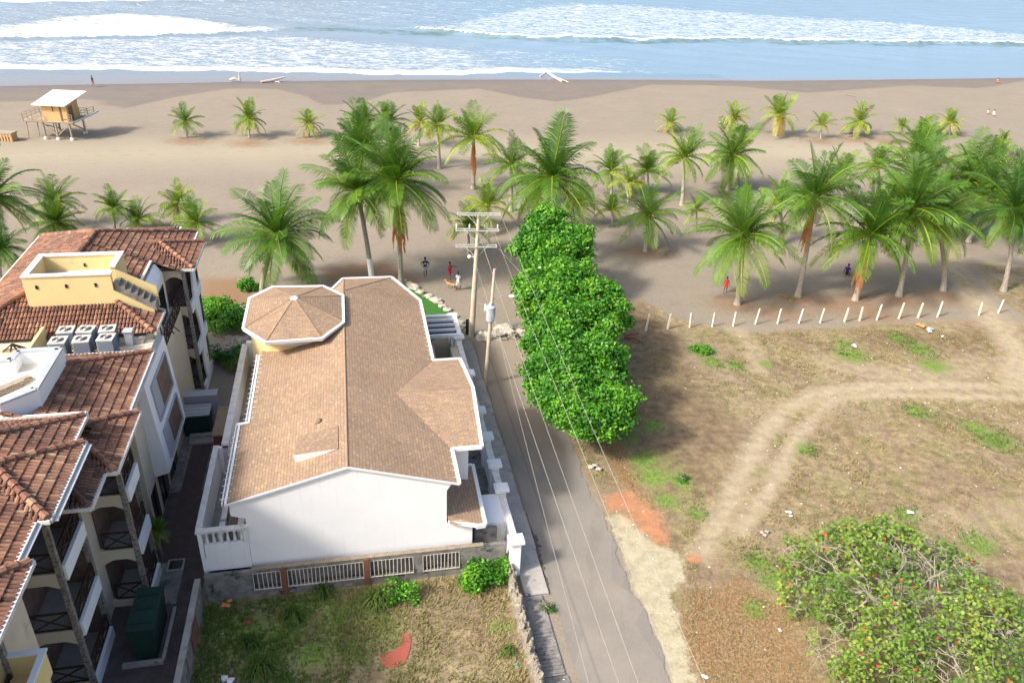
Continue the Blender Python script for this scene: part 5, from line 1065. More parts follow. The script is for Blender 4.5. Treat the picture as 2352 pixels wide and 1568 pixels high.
leafy('almond_tree', 'third almond tree of the green row, darker, beside the overhead wires', G(1340, 960), lobed(blobs_px([(1290, 810, 4.6, 1.5), (1350, 820, 4.4, 1.6), (1240, 790, 4.2, 1.1), (1395, 835, 4.0, 1.2), (1385, 890, 3.6, 1.2), (1300, 905, 3.9, 1.3), (1250, 850, 4.0, 1.1), (1310, 870, 4.0, 1.4), (1370, 870, 3.6, 1.2), (1240, 890, 3.5, 0.8)]), 23), 260, 0.24, M['leaf'], 23, group=GRP, tone=0.42)
leafy('almond_tree', 'nearest almond tree of the green row with a round lobe over the dry grass', G(1345, 1010), lobed(blobs_px([(1290, 925, 3.8, 1.2), (1350, 945, 3.6, 1.2), (1410, 925, 3.8, 1.2), (1300, 945, 3.4, 1.2), (1250, 915, 3.4, 0.8), (1330, 965, 3.0, 1.0), (1385, 975, 2.9, 0.9), (1430, 960, 3.2, 0.7), (1395, 995, 2.4, 0.5)]), 24), 280, 0.22, M['leaf'], 24, group=GRP, tone=0.5)
# sparse tree with red leaves in the lower right corner
def sparse_tree(label, base, cen, rx, ry, htop, seed):
    rng = random.Random(seed); t = thing('almond_tree', label, 'tree', base); tw = MB(); lf = MB()
    def dome(x, y): return 1.0 + (htop - 1.0) * math.sqrt(max(0, 1 - x * x - y * y))
    nodes_ = []; top = base + Vector((0, 0, 1.2)); tw.tube([base, top], [0.20, 0.16], 8)
    def curve(p, q, r0, r1, n, wob, keep=True):
        pts = [p]
        for k in range(1, n + 1):
            f = k / n; c = p.lerp(q, f) + Vector((rng.gauss(0, wob), rng.gauss(0, wob), rng.gauss(0, wob * 0.6) + wob * math.sin(f * 3.14))) * (1 if k < n else 0); pts.append(c)
        tw.tube(pts, [r0 + (r1 - r0) * k / n for k in range(n + 1)], 5, cap=False)
        if keep: nodes_.extend(pts[2:])
        return pts
    for k in range(11):
        az = k * 0.571 + rng.uniform(-0.15, 0.15); rr = rng.uniform(0.6, 0.85); x, y = math.cos(az) * rr, math.sin(az) * rr
        e = Vector((cen.x + x * rx, cen.y + y * ry, dome(x, y) * 0.8)); pts = curve(top, e, 0.10, 0.035, 6, 0.22)
        for _ in range(6):
            s0 = rng.choice(pts[2:5]); a2 = az + rng.uniform(-0.8, 0.8); r2 = rng.uniform(0.45, 0.95); x, y = math.cos(a2) * r2, math.sin(a2) * r2
            curve(s0, Vector((cen.x + x * rx, cen.y + y * ry, dome(x, y) * 0.9)), 0.035, 0.015, 4, 0.14)
    for _ in range(16):
        a2 = rng.uniform(0, 6.28); r2 = rng.uniform(0.0, 0.5); x, y = math.cos(a2) * r2, math.sin(a2) * r2
        curve(top, Vector((cen.x + x * rx, cen.y + y * ry, dome(x, y) * 0.95)), 0.05, 0.018, 5, 0.2)
    NP = np.array([tuple(p) for p in nodes_])
    for k in range(3300):
        a2 = rng.uniform(0, 6.28); edge_ = 1.0 + 0.10 * math.sin(a2 * 5 + 1) + 0.07 * math.sin(a2 * 11); r2 = math.sqrt(rng.random()) * edge_; x, y = math.cos(a2) * r2, math.sin(a2) * r2
        hh = dome(min(0.98, r2) * math.cos(a2), min(0.98, r2) * math.sin(a2)); e = Vector((cen.x + x * rx, cen.y + y * ry, hh + rng.gauss(0, 0.12) - (rng.random() ** 2) * 0.9 * (hh - 0.3)))
        dn = mnoise.noise(Vector((e.x * 0.55, e.y * 0.55, 4.0))) + 0.5 * mnoise.noise(Vector((e.x * 1.5, e.y * 1.5, 9.0)))
        bare = dn < -0.06 - 0.14 * r2 + (0.24 if r2 < 0.3 else 0)
        if k % 2 == 0 or bare:
            d2 = ((NP - np.array(tuple(e))) ** 2).sum(1); q = nodes_[int(d2.argmin())]; m_ = q.lerp(e, 0.5) + Vector((rng.gauss(0, 0.08), rng.gauss(0, 0.08), rng.uniform(0, 0.12)))
            if (q - e).length < 1.3:
                tw.tube([q, m_, e], [0.011, 0.009, 0.006], 4, cap=False); nodes_.append(m_); NP = np.vstack([NP, np.array([tuple(m_)])])
        if bare: continue
        tn = 0.52 + 0.40 * mnoise.noise(e * 0.5 + Vector((7, 0, 0)))
        for j in range(int(rng.uniform(4, 10))):
            p = e + Vector((rng.gauss(0, 0.15), rng.gauss(0, 0.15), rng.gauss(0.02, 0.08)))
            tt_ = rng.uniform(0.955, 1.0) if rng.random() < 0.016 else min(0.84, max(0, tn - 0.06 + rng.gauss(0, 0.13)))
            leafq(lf, p, Vector((rng.gauss(0, 0.5), rng.gauss(0, 0.5), 1)), rng.uniform(0.12, 0.23), rng.uniform(0.10, 0.17), tt_, rng)
    tw.build('branches', M['twig'], t); lf.build('crown', M['leaf2'], t); return t
cb = G(2082, 1378, 2.0)
sparse_tree('spreading almond tree with pale bare twigs and scattered red leaves, lower right corner', Vector((cb.x, cb.y, 0)), cb, 5.3, 5.7, 3.7, 9)
# shrubs and clumps
def bush(x, y, r, lab, mat, seed, tone=0.5, L=0.16, dens=330, h=0.7, name='shrub', cat='shrub', group=None):
    g = G(x, y); rng = random.Random(seed); bl = []
    for k in range(11): bl.append(((g.x + rng.uniform(-r, r) * 0.72, g.y + rng.uniform(-r, r) * 0.65, h * rng.uniform(0.3, 1.05) * r), r * rng.uniform(0.22, 0.46)))
    return leafy(name, lab, g, bl, dens, L, mat, seed, 0.05, tone, cat, group)
bush(1122, 1330, 1.25, 'bright green leafy shrub in the corner by the rubble wall', M['leaf'], 31, 0.55, 0.17)
bush(925, 1368, 0.8, 'rounded green shrub against the barred wall in the grassy lot', M['leaf'], 32, 0.5, 0.13)
bush(500, 745, 2.0, 'left green shrub bank between apartment block and turret', M['leaf'], 33, 0.6, 0.2, 200)
bush(545, 755, 1.7, 'right green shrub bank just left of the turret', M['leaf'], 34, 0.55, 0.2, 220)
bush(478, 725, 1.3, 'yellow green shrub against the apartment corner', M['leaf'], 35, 0.72, 0.2, 220)
bush(572, 668, 0.9, 'small shrub at the foot of the dark palm', M['leaf'], 36, 0.6, 0.18)
bush(525, 830, 1.2, 'dark shrub behind the tan cabinet in the far alley', M['leaf'], 37, 0.2, 0.15, 220)
bush(555, 850, 1.0, 'brownish dark shrub by the white side wall', M['leaf2'], 38, 0.2, 0.15, 220)
bush(1040, 768, 0.6, 'small plants between lawn corner and utility pole', M['leaf'], 39, 0.55, 0.14)
bush(1255, 1400, 0.35, 'small dark weed on the broken pavement', M['leaf'], 40, 0.3, 0.1)
bush(1612, 808, 0.8, 'low green weed clump left of the sandy track', M['leaf'], 41, 0.5, 0.14, 260, 0.4)
bush(1566, 1105, 0.35, 'dark green weed on the dry grass near the road', M['leaf'], 42, 0.35, 0.12)
# grass clumps with arching blades
def clump(x, y, r, lab, tone, seed, n=110):
    g = G(x, y); rng = random.Random(seed); b = MB()
    for k in range(n):
        az = rng.uniform(0, 6.28); el = rng.uniform(0.5, 1.4); L = r * rng.uniform(0.7, 1.15); d = Vector((math.cos(az) * math.cos(el), math.sin(az) * math.cos(el), math.sin(el)))
        p = g + Vector((rng.gauss(0, r * 0.12), rng.gauss(0, r * 0.12), 0)); w = Vector((-math.sin(az), math.cos(az), 0)) * 0.022
        q = p + d * L * 0.6; e = q + (d + Vector((0, 0, -1.2))).normalized() * L * 0.5; t = max(0, min(1, tone + rng.gauss(0, 0.08)))
        b.poly([p - w, p + w, q + w, q - w], t); b.poly([q - w, q + w, e], t)
    tag(b.build('grass_clump', M['grassblade'], base=g), lab, 'grass clump', 'arching grass clumps in the walled lot')
clump(868, 1385, 1.25, 'grey green spiky clump left of the rounded shrub by the barred wall', 0.24, 51, 180)
clump(745, 1362, 0.9, 'green clump against the middle of the barred wall', 0.15, 52)
clump(600, 1540, 1.15, 'large bright spiky clump at the lower left of the lot', 0.16, 53, 200)
clump(672, 1420, 0.9, 'green clump in the left middle of the lot', 0.12, 54, 130)
clump(650, 1568, 0.7, 'bright clump at the very bottom left of the lot', 0.12, 55)
clump(575, 1480, 0.8, 'dark clump in the left shade of the lot', 0.05, 56)
clump(1165, 1500, 0.6, 'thin green clump along the rubble wall', 0.25, 57, 70)
# ground cover: short tufts over both grassy lots
def cover(name, lab, cat, n, tester, seed, hgt, mat=M['grassblade']):
    rng = random.Random(seed); b = MB(); c = 0; tries = 0
    while c < n and tries < n * 12:
        tries += 1
        r_ = tester(rng)
        if r_ is None: continue
        p, tone, s = r_; c += 1
        for k in range(4):
            az = rng.uniform(0, 6.28); L = hgt * s * rng.uniform(0.6, 1.3); d = Vector((math.cos(az) * 0.8, math.sin(az) * 0.8, rng.uniform(0.5, 1.2))).normalized(); w = Vector((-math.sin(az), math.cos(az), 0)) * 0.018 * (0.6 + s)
            q = p + Vector((rng.gauss(0, 0.08), rng.gauss(0, 0.08), 0)); t = max(0, min(1, tone + rng.gauss(0, 0.08)))
            b.poly([q - w, q + w, q + d * L + w * 0.3, q + d * L - w * 0.3], t, [(0, 0)] * 4)
    return tag(b.build(name, mat, base=Vector((0, 0, 0))), lab, cat, kind='stuff')
def near(idx_x, idx_y, A):
    i = np.searchsorted(ys, idx_y) - 1; j = np.searchsorted(xs, idx_x) - 1
    return A[min(max(i, 0), A.shape[0] - 1), min(max(j, 0), A.shape[1] - 1)]
def t_right(rng):
    x = rng.uniform(4, 46); y = 20 + 38 * rng.random() ** 1.3
    if near(x, y, grass) < 0.6 or near(x, y, track) > 0.35 or near(x, y, pale) > 0.3 or near(x, y, clay) > 0.3: return None
    u = (x - O0.x) * cA + (y - O0.y) * sA
    if u < 18.9: return None
    g = near(x, y, green); ns = mnoise.noise(Vector((x * 0.5, y * 0.5, 3)))
    if g < 0.2 and rng.random() > 0.55 + ns: return None
    return Vector((x, y, 0)), (0.16 if g > 0.3 and rng.random() < 0.9 else 0.50 + 0.35 * ns + (0.15 if near(x, y, lit) > 0.4 else 0)), 0.8 + 0.5 * ns
cover('dry_grass', 'short dry straw coloured grass with green patches covering the vacant lot right of the street', 'grass', 16000, t_right, 61, 0.12)
def t_front(rng):
    u = rng.uniform(-1.5, 12.4); v = rng.uniform(-12, -0.6)
    if near(*U(u, v)[:2], redp) > 0.3: return None
    ns = mnoise.noise(Vector((u * 0.45, v * 0.45, 8))); k = max(0, min(1, (u - 1 + v * 0.3) / 9 + 0.5 * ns))
    if rng.random() > 0.75 + ns: return None
    return U(u, v, 0), 0.18 + 0.55 * k, 0.9 + 0.4 * ns
cover('lot_grass', 'rough grass, green in the shade and straw coloured in the sun, inside the walled lot', 'grass', 7000, t_front, 62, 0.17)
def t_lit(rng):
    x = rng.uniform(4, 16); y = rng.uniform(20, 44)
    if near(x, y, lit) < 0.35: return None
    return Vector((x, y, 0.01)), rng.choice([0.95, 1.0, 0.8]), 0.5
cover('leaf_litter', 'orange brown fallen leaves scattered beside the road edge', 'leaves', 2600, t_lit, 63, 0.12)
def t_sv(rng):
    x = rng.uniform(4, 44); y = rng.uniform(52, 62)
    if rng.random() > 0.4 or near(x, y, track) > 0.3: return None
    return Vector((x, y, 0)), rng.uniform(0.1, 0.6), 0.6
cover('sand_weeds', 'sparse low weeds on the sand around the white fence posts', 'weeds', 300, t_sv, 64, 0.14)
# ================================================================ POLES AND WIRES
base = G(1083, 772); topv = GV(1100, 494, base); hp = topv.z
up_ = thing('utility_pole', 'tall concrete utility pole with three pairs of crossarms at the street corner', 'utility pole', base)
b = MB(); b.tube([base, topv], [0.24, 0.12], 14); b.build('pole', M['polecon'], up_, smooth=True)
dirp = (topv - base) / hp
def onp(z): return base + dirp * z
def armz(py): return GV(1098, py, base).z
ax = Vector((math.cos(math.radians(6)), math.sin(math.radians(6)), 0)); ay = Vector((-ax.y, ax.x, 0))
INS = []
for k, (py, off, L) in enumerate(((492, -0.05, 1.55), (528, -0.1, 1.55), (565, -0.1, 1.5))):
    z = armz(py); b = MB(); c = onp(z) + ax * (-0.05 if k else 0)
    for s in (-0.2, 0.2): b.bar(c - ax * L + ay * s, c + ax * L + ay * s, 0.06, 0.08)
    for e in (-1, 1): b.bar(c + ax * L * 0.62 * e + ay * 0.2, onp(z - 0.9), 0.05)
    for e in (-1, 1): b.bar(c + ax * L * 0.97 * e + ay * 0.2, c + ax * L * 0.97 * e - ay * 0.2, 0.06)
    a_ = b.build('crossarm', M['cross'], up_)
    for e in (-0.95, -0.35, 0.35, 0.95):
        p = c + ax * L * e + ay * 0.2; bb = MB(); bb.lathe(p + Vector((0, 0, 0.05)), [(0.03, 0), (0.06, 0.08), (0.035, 0.14), (0.065, 0.2), (0.04, 0.3)], 8)
        if k == 1: bb.build('insulator', M['white'], a_)
        if k == 0: INS.append(p + Vector((0, 0, 0.1)))
INS2 = [onp(armz(565)) + ax * 1.4, onp(armz(565)) + ax * 0.5]
lm = MB(); zl_ = armz(592); lm.tube([onp(zl_), onp(zl_) - ax * 0.45 + Vector((0, 0, 0.1))], 0.03, 6); lm.blob(onp(zl_) - ax * 0.5 + Vector((0, 0, 0.08)), 0.15, 1, 0.0, 10, 8); lm.build('lamp', M['chrome'], up_, smooth=True)
b2 = G(1115, 884); t2 = GV(1136, 618, b2)
tp = thing('transformer_pole', 'slim pole carrying a light blue transformer drum and a street lamp beside the road', 'utility pole', b2)
b = MB(); b.tube([b2, t2], [0.16, 0.09], 10); b.build('pole', M['polecon'], tp, smooth=True)
def on2(py): z = GV(1125, py, b2).z; return b2 + (t2 - b2) * (z / t2.z)
c = on2(735); b = MB(); b.lathe(c + Vector((0, -0.1, 0)), [(0.26, 0), (0.30, 0.06), (0.30, 0.95), (0.33, 0.97), (0.33, 1.05), (0.12, 1.15), (0.1, 1.3)], 18)
tf_ = b.build('transformer', M['greypaint'], tp, smooth=False)
b = MB()
for a in (0.6, 1.8): b.lathe(c + Vector((0.18 * math.cos(a), 0.18 * math.sin(a) - 0.1, 1.08)), [(0.04, 0), (0.06, 0.08), (0.03, 0.2)], 8)
b.build('bushing', M['white'], tf_)
c = on2(688); b = MB(); e = c + Vector((1.15, 0.25, 0.25)); b.tube([c, c + Vector((0.6, 0.15, 0.2)), e], [0.03, 0.03, 0.03], 6); arm_ = b.build('lamp_arm', M['steel'], tp); b = MB(); b.blob(e + Vector((0.12, 0, -0.05)), 0.17, 3, 0.0, 10, 6, sc=(1.3, 0.8, 0.6)); b.build('lamp_head', M['chrome'], arm_, smooth=True)
c = on2(700); b = MB(); b.lathe(c + Vector((-0.42, 0, -0.45)), [(0.05, 0), (0.07, 0.1), (0.05, 0.4), (0.03, 0.5)], 8); b.bar(c + Vector((-0.4, 0, -0.1)), c, 0.04); b.build('fuse_cutout', M['white'], tp)
def wire(a, c, sag, r=0.012, n=16):
    b = MB(); pts = []
    for i in range(n + 1):
        f = i / n; p = a.lerp(c, f); p.z -= sag * 4 * f * (1 - f); pts.append(p)
    b.tube(pts, r, 5, cap=False); return b
# the four wires running down the street, given by where they leave the picture at the height of the next pole
ends = [((1425, 1568), INS[0], 'left'), ((1470, 1568), INS[1], 'second'), ((1560, 1568), INS[2], 'third'), ((1625, 1568), INS[3], 'right')]
for (px, py), s, nm in ends:
    e = G(px, py, 7.4); d = e - s; e2 = s + d * 1.25
    tag(wire(s, e2, 0.25, 0.009).build('overhead_wire', M['wire'], base=s), {'left': 'leftmost thick overhead wire running down over the road', 'second': 'second overhead wire from the left over the road', 'third': 'third overhead wire from the left, crossing the green trees', 'right': 'rightmost overhead wire along the road edge'}[nm], 'wire', 'overhead wires along the street')
tag(wire(INS2[0], G(1290, 720, 4.4), 0.1, 0.008).build('guy_wire', M['wire']), 'thin wire slanting from the lowest crossarm towards the green trees', 'wire')
tag(wire(INS2[1], on2(640) + Vector((0.05, 0, 0)), 0.1, 0.008).build('link_wire', M['wire']), 'short wire linking the two poles', 'wire')
tag(wire(on2(735) + Vector((0, 0, 1.2)), G(1352, 1568, 7.0), 0.2, 0.008).build('service_wire', M['wire']), 'thin service wire from the transformer down the street', 'wire')
b = MB(); bb = G(1073, 768); b.box(bb.x - 0.12, bb.x + 0.12, bb.y - 0.05, bb.y + 0.05, 0, 1.3); tag(b.build('meter_board', M['black']), 'narrow dark board standing left of the tall utility pole foot', 'board')
# ================================================================ FENCE POSTS
pp_ = [(1483, 760), (1533, 757), (1584, 754), (1636, 752), (1684, 750), (1735, 745), (1786, 743), (1835, 742), (1884, 741), (1939, 739), (1974, 736), (2014, 734), (2064, 731), (2108, 729), (2153, 727), (2248, 724), (2293, 719)]
ordn = ['leftmost', 'second', 'third', 'fourth', 'fifth', 'sixth', 'seventh', 'eighth', 'ninth', 'tenth', 'eleventh', 'twelfth', 'thirteenth', 'fourteenth', 'fifteenth', 'sixteenth', 'rightmost']
def mk_post():
    t = thing('fence_post', 'x', 'post', Vector((0, 0, 0)), 'white concrete fence posts on the sand'); b = MB()
    b.hexa([Vector(p) for p in ((-0.07, -0.07, -0.2), (0.07, -0.07, -0.2), (0.07, 0.07, -0.2), (-0.07, 0.07, -0.2), (-0.055, -0.055, 1.35), (0.055, -0.055, 1.35), (0.055, 0.055, 1.35), (-0.055, 0.055, 1.35))]); b.build('shaft', M['post'], t)
    b = MB()
    for z in (0.4, 0.8, 1.15): b.bar(Vector((-0.075, -0.072, z)), Vector((0.075, -0.072, z)), 0.02)
    b.build('wire_tie', M['steel'], t); return t
p0 = mk_post()
for i, (x, y) in enumerate(pp_):
    o = p0 if i == 0 else copy_tree(p0); o.location = G(x, y); o.rotation_euler = (R.uniform(-0.06, 0.06), R.uniform(-0.03, 0.10), R.uniform(0, 1)); o.scale = (1, 1, R.uniform(0.9, 1.1))
    o['label'] = ('%s white fence post%s in the row across the sand' % (ordn[i], '' if i in (0, 16) else ' from the left'))
# ================================================================ LIFEGUARD TOWER
tb_ = G(128, 322); lt = thing('lifeguard_hut', 'raised wooden lifeguard hut with slanted cream roof, ladder and railed deck on the beach', 'lifeguard hut', tb_)
TS = 0.84
def Q(x, y, z): return tb_ + Vector((x * TS, y * TS, z * TS))
dz = 2.7
b = MB(); b.hexa([Q(-4.6, 0.2, dz - 0.12), Q(3.2, 0.2, dz - 0.12), Q(3.2, 5.2, dz - 0.12), Q(-4.6, 5.2, dz - 0.12), Q(-4.6, 0.2, dz), Q(3.2, 0.2, dz), Q(3.2, 5.2, dz), Q(-4.6, 5.2, dz)])
for k in range(16): b.bar(Q(-4.55 + k * 0.5, 0.15, dz + 0.01), Q(-4.55 + k * 0.5, 5.25, dz + 0.01), 0.42, 0.03)
b.build('deck', M['greywood'], lt)
for x, y, w in ((-4.4, 0.5, .12), (-3.6, 2.0, .12), (-2.8, 5, .12), (-1.9, 5, .12), (-4.4, 4.9, .12), (-1.7, 0.5, .26), (0.3, 0.4, .26), (2.4, 0.5, .26), (-1.6, 4.6, .26), (2.4, 4.6, .26)):
    b = MB(); b.tube([Q(x, y, 0), Q(x + (0.2 if w < .2 else 0), y, dz)], w / 2, 8); l_ = b.build('stilt', M['greywood'], lt)
    if w > .2: b = MB(); b.lathe(Q(x, y, -0.02), [(0.30, 0), (0.28, 0.25), (0.2, 0.3)], 12); b.build('footing', M['coping'], l_)
b = MB(); b.bar(Q(-1.7, 0.5, 2.4), Q(0.3, 0.4, 0.6), 0.12); b.bar(Q(2.4, 0.5, 2.4), Q(0.3, 0.4, 0.6), 0.12); b.bar(Q(-1.7, 4.6, 2.4), Q(2.4, 4.6, 0.6), 0.12); b.bar(Q(-1.7, 0.5, 2.2), Q(-1.6, 4.6, 0.7), 0.12); b.build('brace', M['greywood'], lt)
b = MB(); b.hexa([Q(-1.5, 0.7, dz), Q(2.3, 0.7, dz), Q(2.3, 4.2, dz), Q(-1.5, 4.2, dz), Q(-1.5, 0.7, dz + 2.5), Q(2.3, 0.7, dz + 2.5), Q(2.3, 4.2, dz + 3.2), Q(-1.5, 4.2, dz + 3.2)]); cab = b.build('cabin', M['pinewood'], lt)
b = MB(); b.hexa([Q(-2.6, 0.1, dz + 2.45), Q(2.5, 0.1, dz + 2.45), Q(3.4, 5.6, dz + 3.6), Q(-1.9, 5.6, dz + 3.6), Q(-2.6, 0.1, dz + 2.57), Q(2.5, 0.1, dz + 2.57), Q(3.4, 5.6, dz + 3.72), Q(-1.9, 5.6, dz + 3.72)]); b.build('roof', M['rooftin'], lt)
b = MB()
def qbox(x0, x1, y0, y1, z0, z1): b.hexa([Q(x0, y0, z0), Q(x1, y0, z0), Q(x1, y1, z0), Q(x0, y1, z0), Q(x0, y0, z1), Q(x1, y0, z1), Q(x1, y1, z1), Q(x0, y1, z1)])
qbox(0.1, 0.3, 0.66, 0.695, dz + 1.5, dz + 2.4); qbox(1.2, 1.5, 0.66, 0.695, dz + 0.1, dz + 2.4); qbox(1.6, 2.0, 0.655, 0.69, dz + 0.3, dz + 0.4); qbox(2.301, 2.34, 1.2, 2.4, dz + 0.1, dz + 2.2)
b.build('shutter', M['blind_bayshade'], cab)
b = MB()
def railq(p, q):
    n_ = max(2, int((q - p).length / 1.0))
    for k in range(n_ + 1): c = p.lerp(q, k / n_); b.bar(c, c + Vector((0, 0, 1.0)), 0.06)
    for h in (0.35, 0.7, 1.0): b.bar(p + Vector((0, 0, h)), q + Vector((0, 0, h)), 0.05)
railq(Q(-4.5, 0.3, dz), Q(-1.6, 0.3, dz)); railq(Q(-4.5, 0.3, dz), Q(-4.5, 5.1, dz)); railq(Q(-4.5, 5.1, dz), Q(3.1, 5.1, dz)); railq(Q(3.1, 3.2, dz), Q(4.2, 5.1, dz + 0.3)); railq(Q(2.4, 0.3, dz), Q(3.1, 0.3, dz))
b.build('railing', M['greywood'], lt)
b = MB(); b.bar(Q(3.2, 1.0, dz), Q(5.4, 3.4, dz + 1.0), 0.10, 0.2); b.bar(Q(3.2, 2.0, dz), Q(5.3, 4.4, dz + 1.0), 0.10, 0.2); b.hexa([Q(3.2, 1.0, dz), Q(5.4, 3.4, dz + 0.9), Q(5.3, 4.4, dz + 0.9), Q(3.2, 2.0, dz), Q(3.2, 1.0, dz + 0.06), Q(5.4, 3.4, dz + 0.96), Q(5.3, 4.4, dz + 0.96), Q(3.2, 2.0, dz + 0.06)]); b.bar(Q(4.0, 1.9, dz + 0.3), Q(4.15, 1.9, 0.9), 0.10); b.build('ramp', M['greypaint'], lt)
cb_ = G(14, 326); ct_ = thing('beach_crate', 'slatted wooden crate bench at the left edge below the lifeguard hut', 'crate', cb_)
b = MB(); b.box(cb_.x - 2.6, cb_.x + 0.9, cb_.y, cb_.y + 1.4, 1.0, 1.12); b.build('top', M['greywood'], ct_)
b = MB()
for k in range(9): b.box(cb_.x - 2.5 + k * 0.38, cb_.x - 2.32 + k * 0.38, cb_.y + 0.05, cb_.y + 0.15, 0, 1.0)
b.box(cb_.x - 2.5, cb_.x + 0.85, cb_.y + 0.16, cb_.y + 0.2, 0.1, 0.3); b.box(cb_.x + 0.7, cb_.x + 0.82, cb_.y + 0.05, cb_.y + 1.3, 0, 1.0); b.build('slats', M['pinewood'], ct_)
# ================================================================ ROCKS, LOGS, LITTER
for i, (x, y, r, lab) in enumerate([(1112, 778, 0.55, 'leftmost boulder of the road barrier beside the slim pole'), (1140, 776, 0.7, 'grey boulder just right of the slim pole'), (1160, 770, 0.75, 'pale topped boulder in the middle of the road barrier'), (1176, 776, 0.45, 'darker boulder right of the pale topped one'), (1197, 770, 0.45, 'flat tan stone at the right of the road barrier'), (1208, 774, 0.35, 'small dark stone touching the green trees')]):
    b = MB(); b.blob(G(x, y) + Vector((0, 0, r * 0.35)), r, i + 3, 0.7, 12, 9, sc=(1.15, 0.85, 0.7)); tag(b.build('boulder', M['rock'] if i % 2 else M['palerock']), lab, 'rock', 'boulders blocking the end of the street')
sp = [(924, 647), (938, 654), (952, 662), (966, 673), (985, 683), (1003, 693), (1016, 705), (1028, 713), (1040, 728), (1052, 742), (1060, 752)]
nm_ = ['first stone of the lawn edging, beside the palm trunk', 'second edging stone from the palm trunk', 'large flat edging stone where the roof corner starts', 'round pale edging stone after the large flat one', 'bright pale edging stone at the tip of the visible lawn', 'elongated cream edging stone beside the green lawn', 'dark small edging stone beside the lawn middle', 'brown edging stone near the pergola pier', 'mossy edging stone beyond the pergola pier', 'pale edging stone next to the small plants', 'last edging stone before the tall utility pole']
for i, (x, y) in enumerate(sp):
    r = [0.3, 0.28, 0.42, 0.3, 0.36, 0.42, 0.25, 0.3, 0.3, 0.32, 0.3][i]; b = MB(); b.blob(G(x, y) + Vector((0, 0, 0.1)), r, i + 30, 0.6, 10, 7, sc=(1.3, 0.9, 0.6)); tag(b.build('edging_stone', M['palerock']), nm_[i], 'stone', 'stones edging the lawn')
b = MB()
for k in range(90):
    p = G(R.uniform(520, 572), R.uniform(775, 812)); b.blob(p + Vector((0, 0, 0.08)), R.uniform(0.1, 0.26), k, 0.6, 6, 4, sc=(1.2, 0.9, 0.7))
tag(b.build('rubble', M['rock']), 'grey rubble stones heaped between shrubs and the white side wall', 'rubble', kind='stuff')
def log(pts, rads, lab, m=M['driftwood'], nm='driftwood_log', limbs=()):
    b = MB(); b.tube(pts, [q * 0.75 for q in rads], 8)
    for p, q, r in limbs: b.tube([p, (p + q) / 2 + Vector((0, 0, 0.1)), q], [r, r * 0.7, r * 0.4], 6)
    tag(b.build(nm, m, smooth=True), lab, 'driftwood')
g0, g1 = G(600, 191), G(655, 187); log([g0 + Vector((0, 0, 0.2)), g0.lerp(g1, 0.5) + Vector((0, 0, 0.35)), g1 + Vector((0, 0, 0.7))], [0.25, 0.32, 0.2], 'long pale driftwood log at the waterline', limbs=[(g0.lerp(g1, 0.55), g0.lerp(g1, 0.9) + Vector((0, -1.5, 0.1)), 0.12)])
g0, g1 = G(529, 188), G(551, 189); log([g0 + Vector((0, 0, 0.3)), g0.lerp(g1, 0.5) + Vector((0, 0, 0.6)), g1 + Vector((0, 0, 0.3))], [0.3, 0.36, 0.2], 'short white driftwood stump with an upright branch at the waterline', limbs=[(g1 + Vector((0, 0, 0.3)), g1 + Vector((0.1, 0, 1.7)), 0.2)])
g0, g1, g2, g3 = G(1240, 177), G(1256, 175), G(1268, 180), G(1291, 190); log([g0 + Vector((0, 0, 0.1)), g1 + Vector((0, 0, 0.7)), g2 + Vector((0, 0, 0.5)), g3 + Vector((0, 0, 0.2))], [0.2, 0.28, 0.36, 0.3], 'curved white driftwood trunk lying half in the water', limbs=[(g2 + Vector((0, 0, 0.3)), g3 + Vector((1.2, -0.5, 0.2)), 0.18)])
g0, g1 = G(1940, 218), G(1966, 223); log([g0 + Vector((0, 0, 0.1)), g1 + Vector((0, 0, 0.12))], [0.12, 0.07], 'thin brown branch lying on the upper right beach', M['bark'])
g0, g1 = G(552, 705), G(568, 718); log([g0 + Vector((0, 0, 0.15)), g1 + Vector((0, 0, 0.15))], [0.1, 0.08], 'pale stick lying on the sand above the shrub bank')
g0, g1 = G(1432, 778), G(1478, 790); log([g0 + Vector((0, 0, 0.2)), g0.lerp(g1, 0.5) + Vector((0, 0, 0.3)), g1 + Vector((0, 0, 0.1))], [0.14, 0.1, 0.05], 'fallen reddish dead branch beside the green tree row', M['rust'], 'fallen_branch', [(g0 + Vector((0, 0, 0.2)), g0 + Vector((1.2, 0.4, 0.3)), 0.12)])
g0, g1 = G(1284, 742, 5.0), G(1312, 755, 4.9); log([g0, g0.lerp(g1, 0.5) + Vector((0, 0, 0.25)), g1], [0.06, 0.05, 0.04], 'bare bent twig poking out on top of the broad almond tree', M['bark'], 'bare_branch')
b = MB(); rng = random.Random(91)
for k in range(520):
    x = rng.uniform(5, 44); y = rng.uniform(21, 57)
    if near(x, y, grass) < 0.5: continue
    b.blob((x, y, 0.01), rng.uniform(0.02, 0.07), k, 0.5, 6, 4, sc=(1.2, 1, 0.6))
tag(b.build('scattered_stones', M['palerock'], base=Vector((0, 0, 0))), 'small pale stones scattered over the vacant lot', 'stones', kind='stuff')
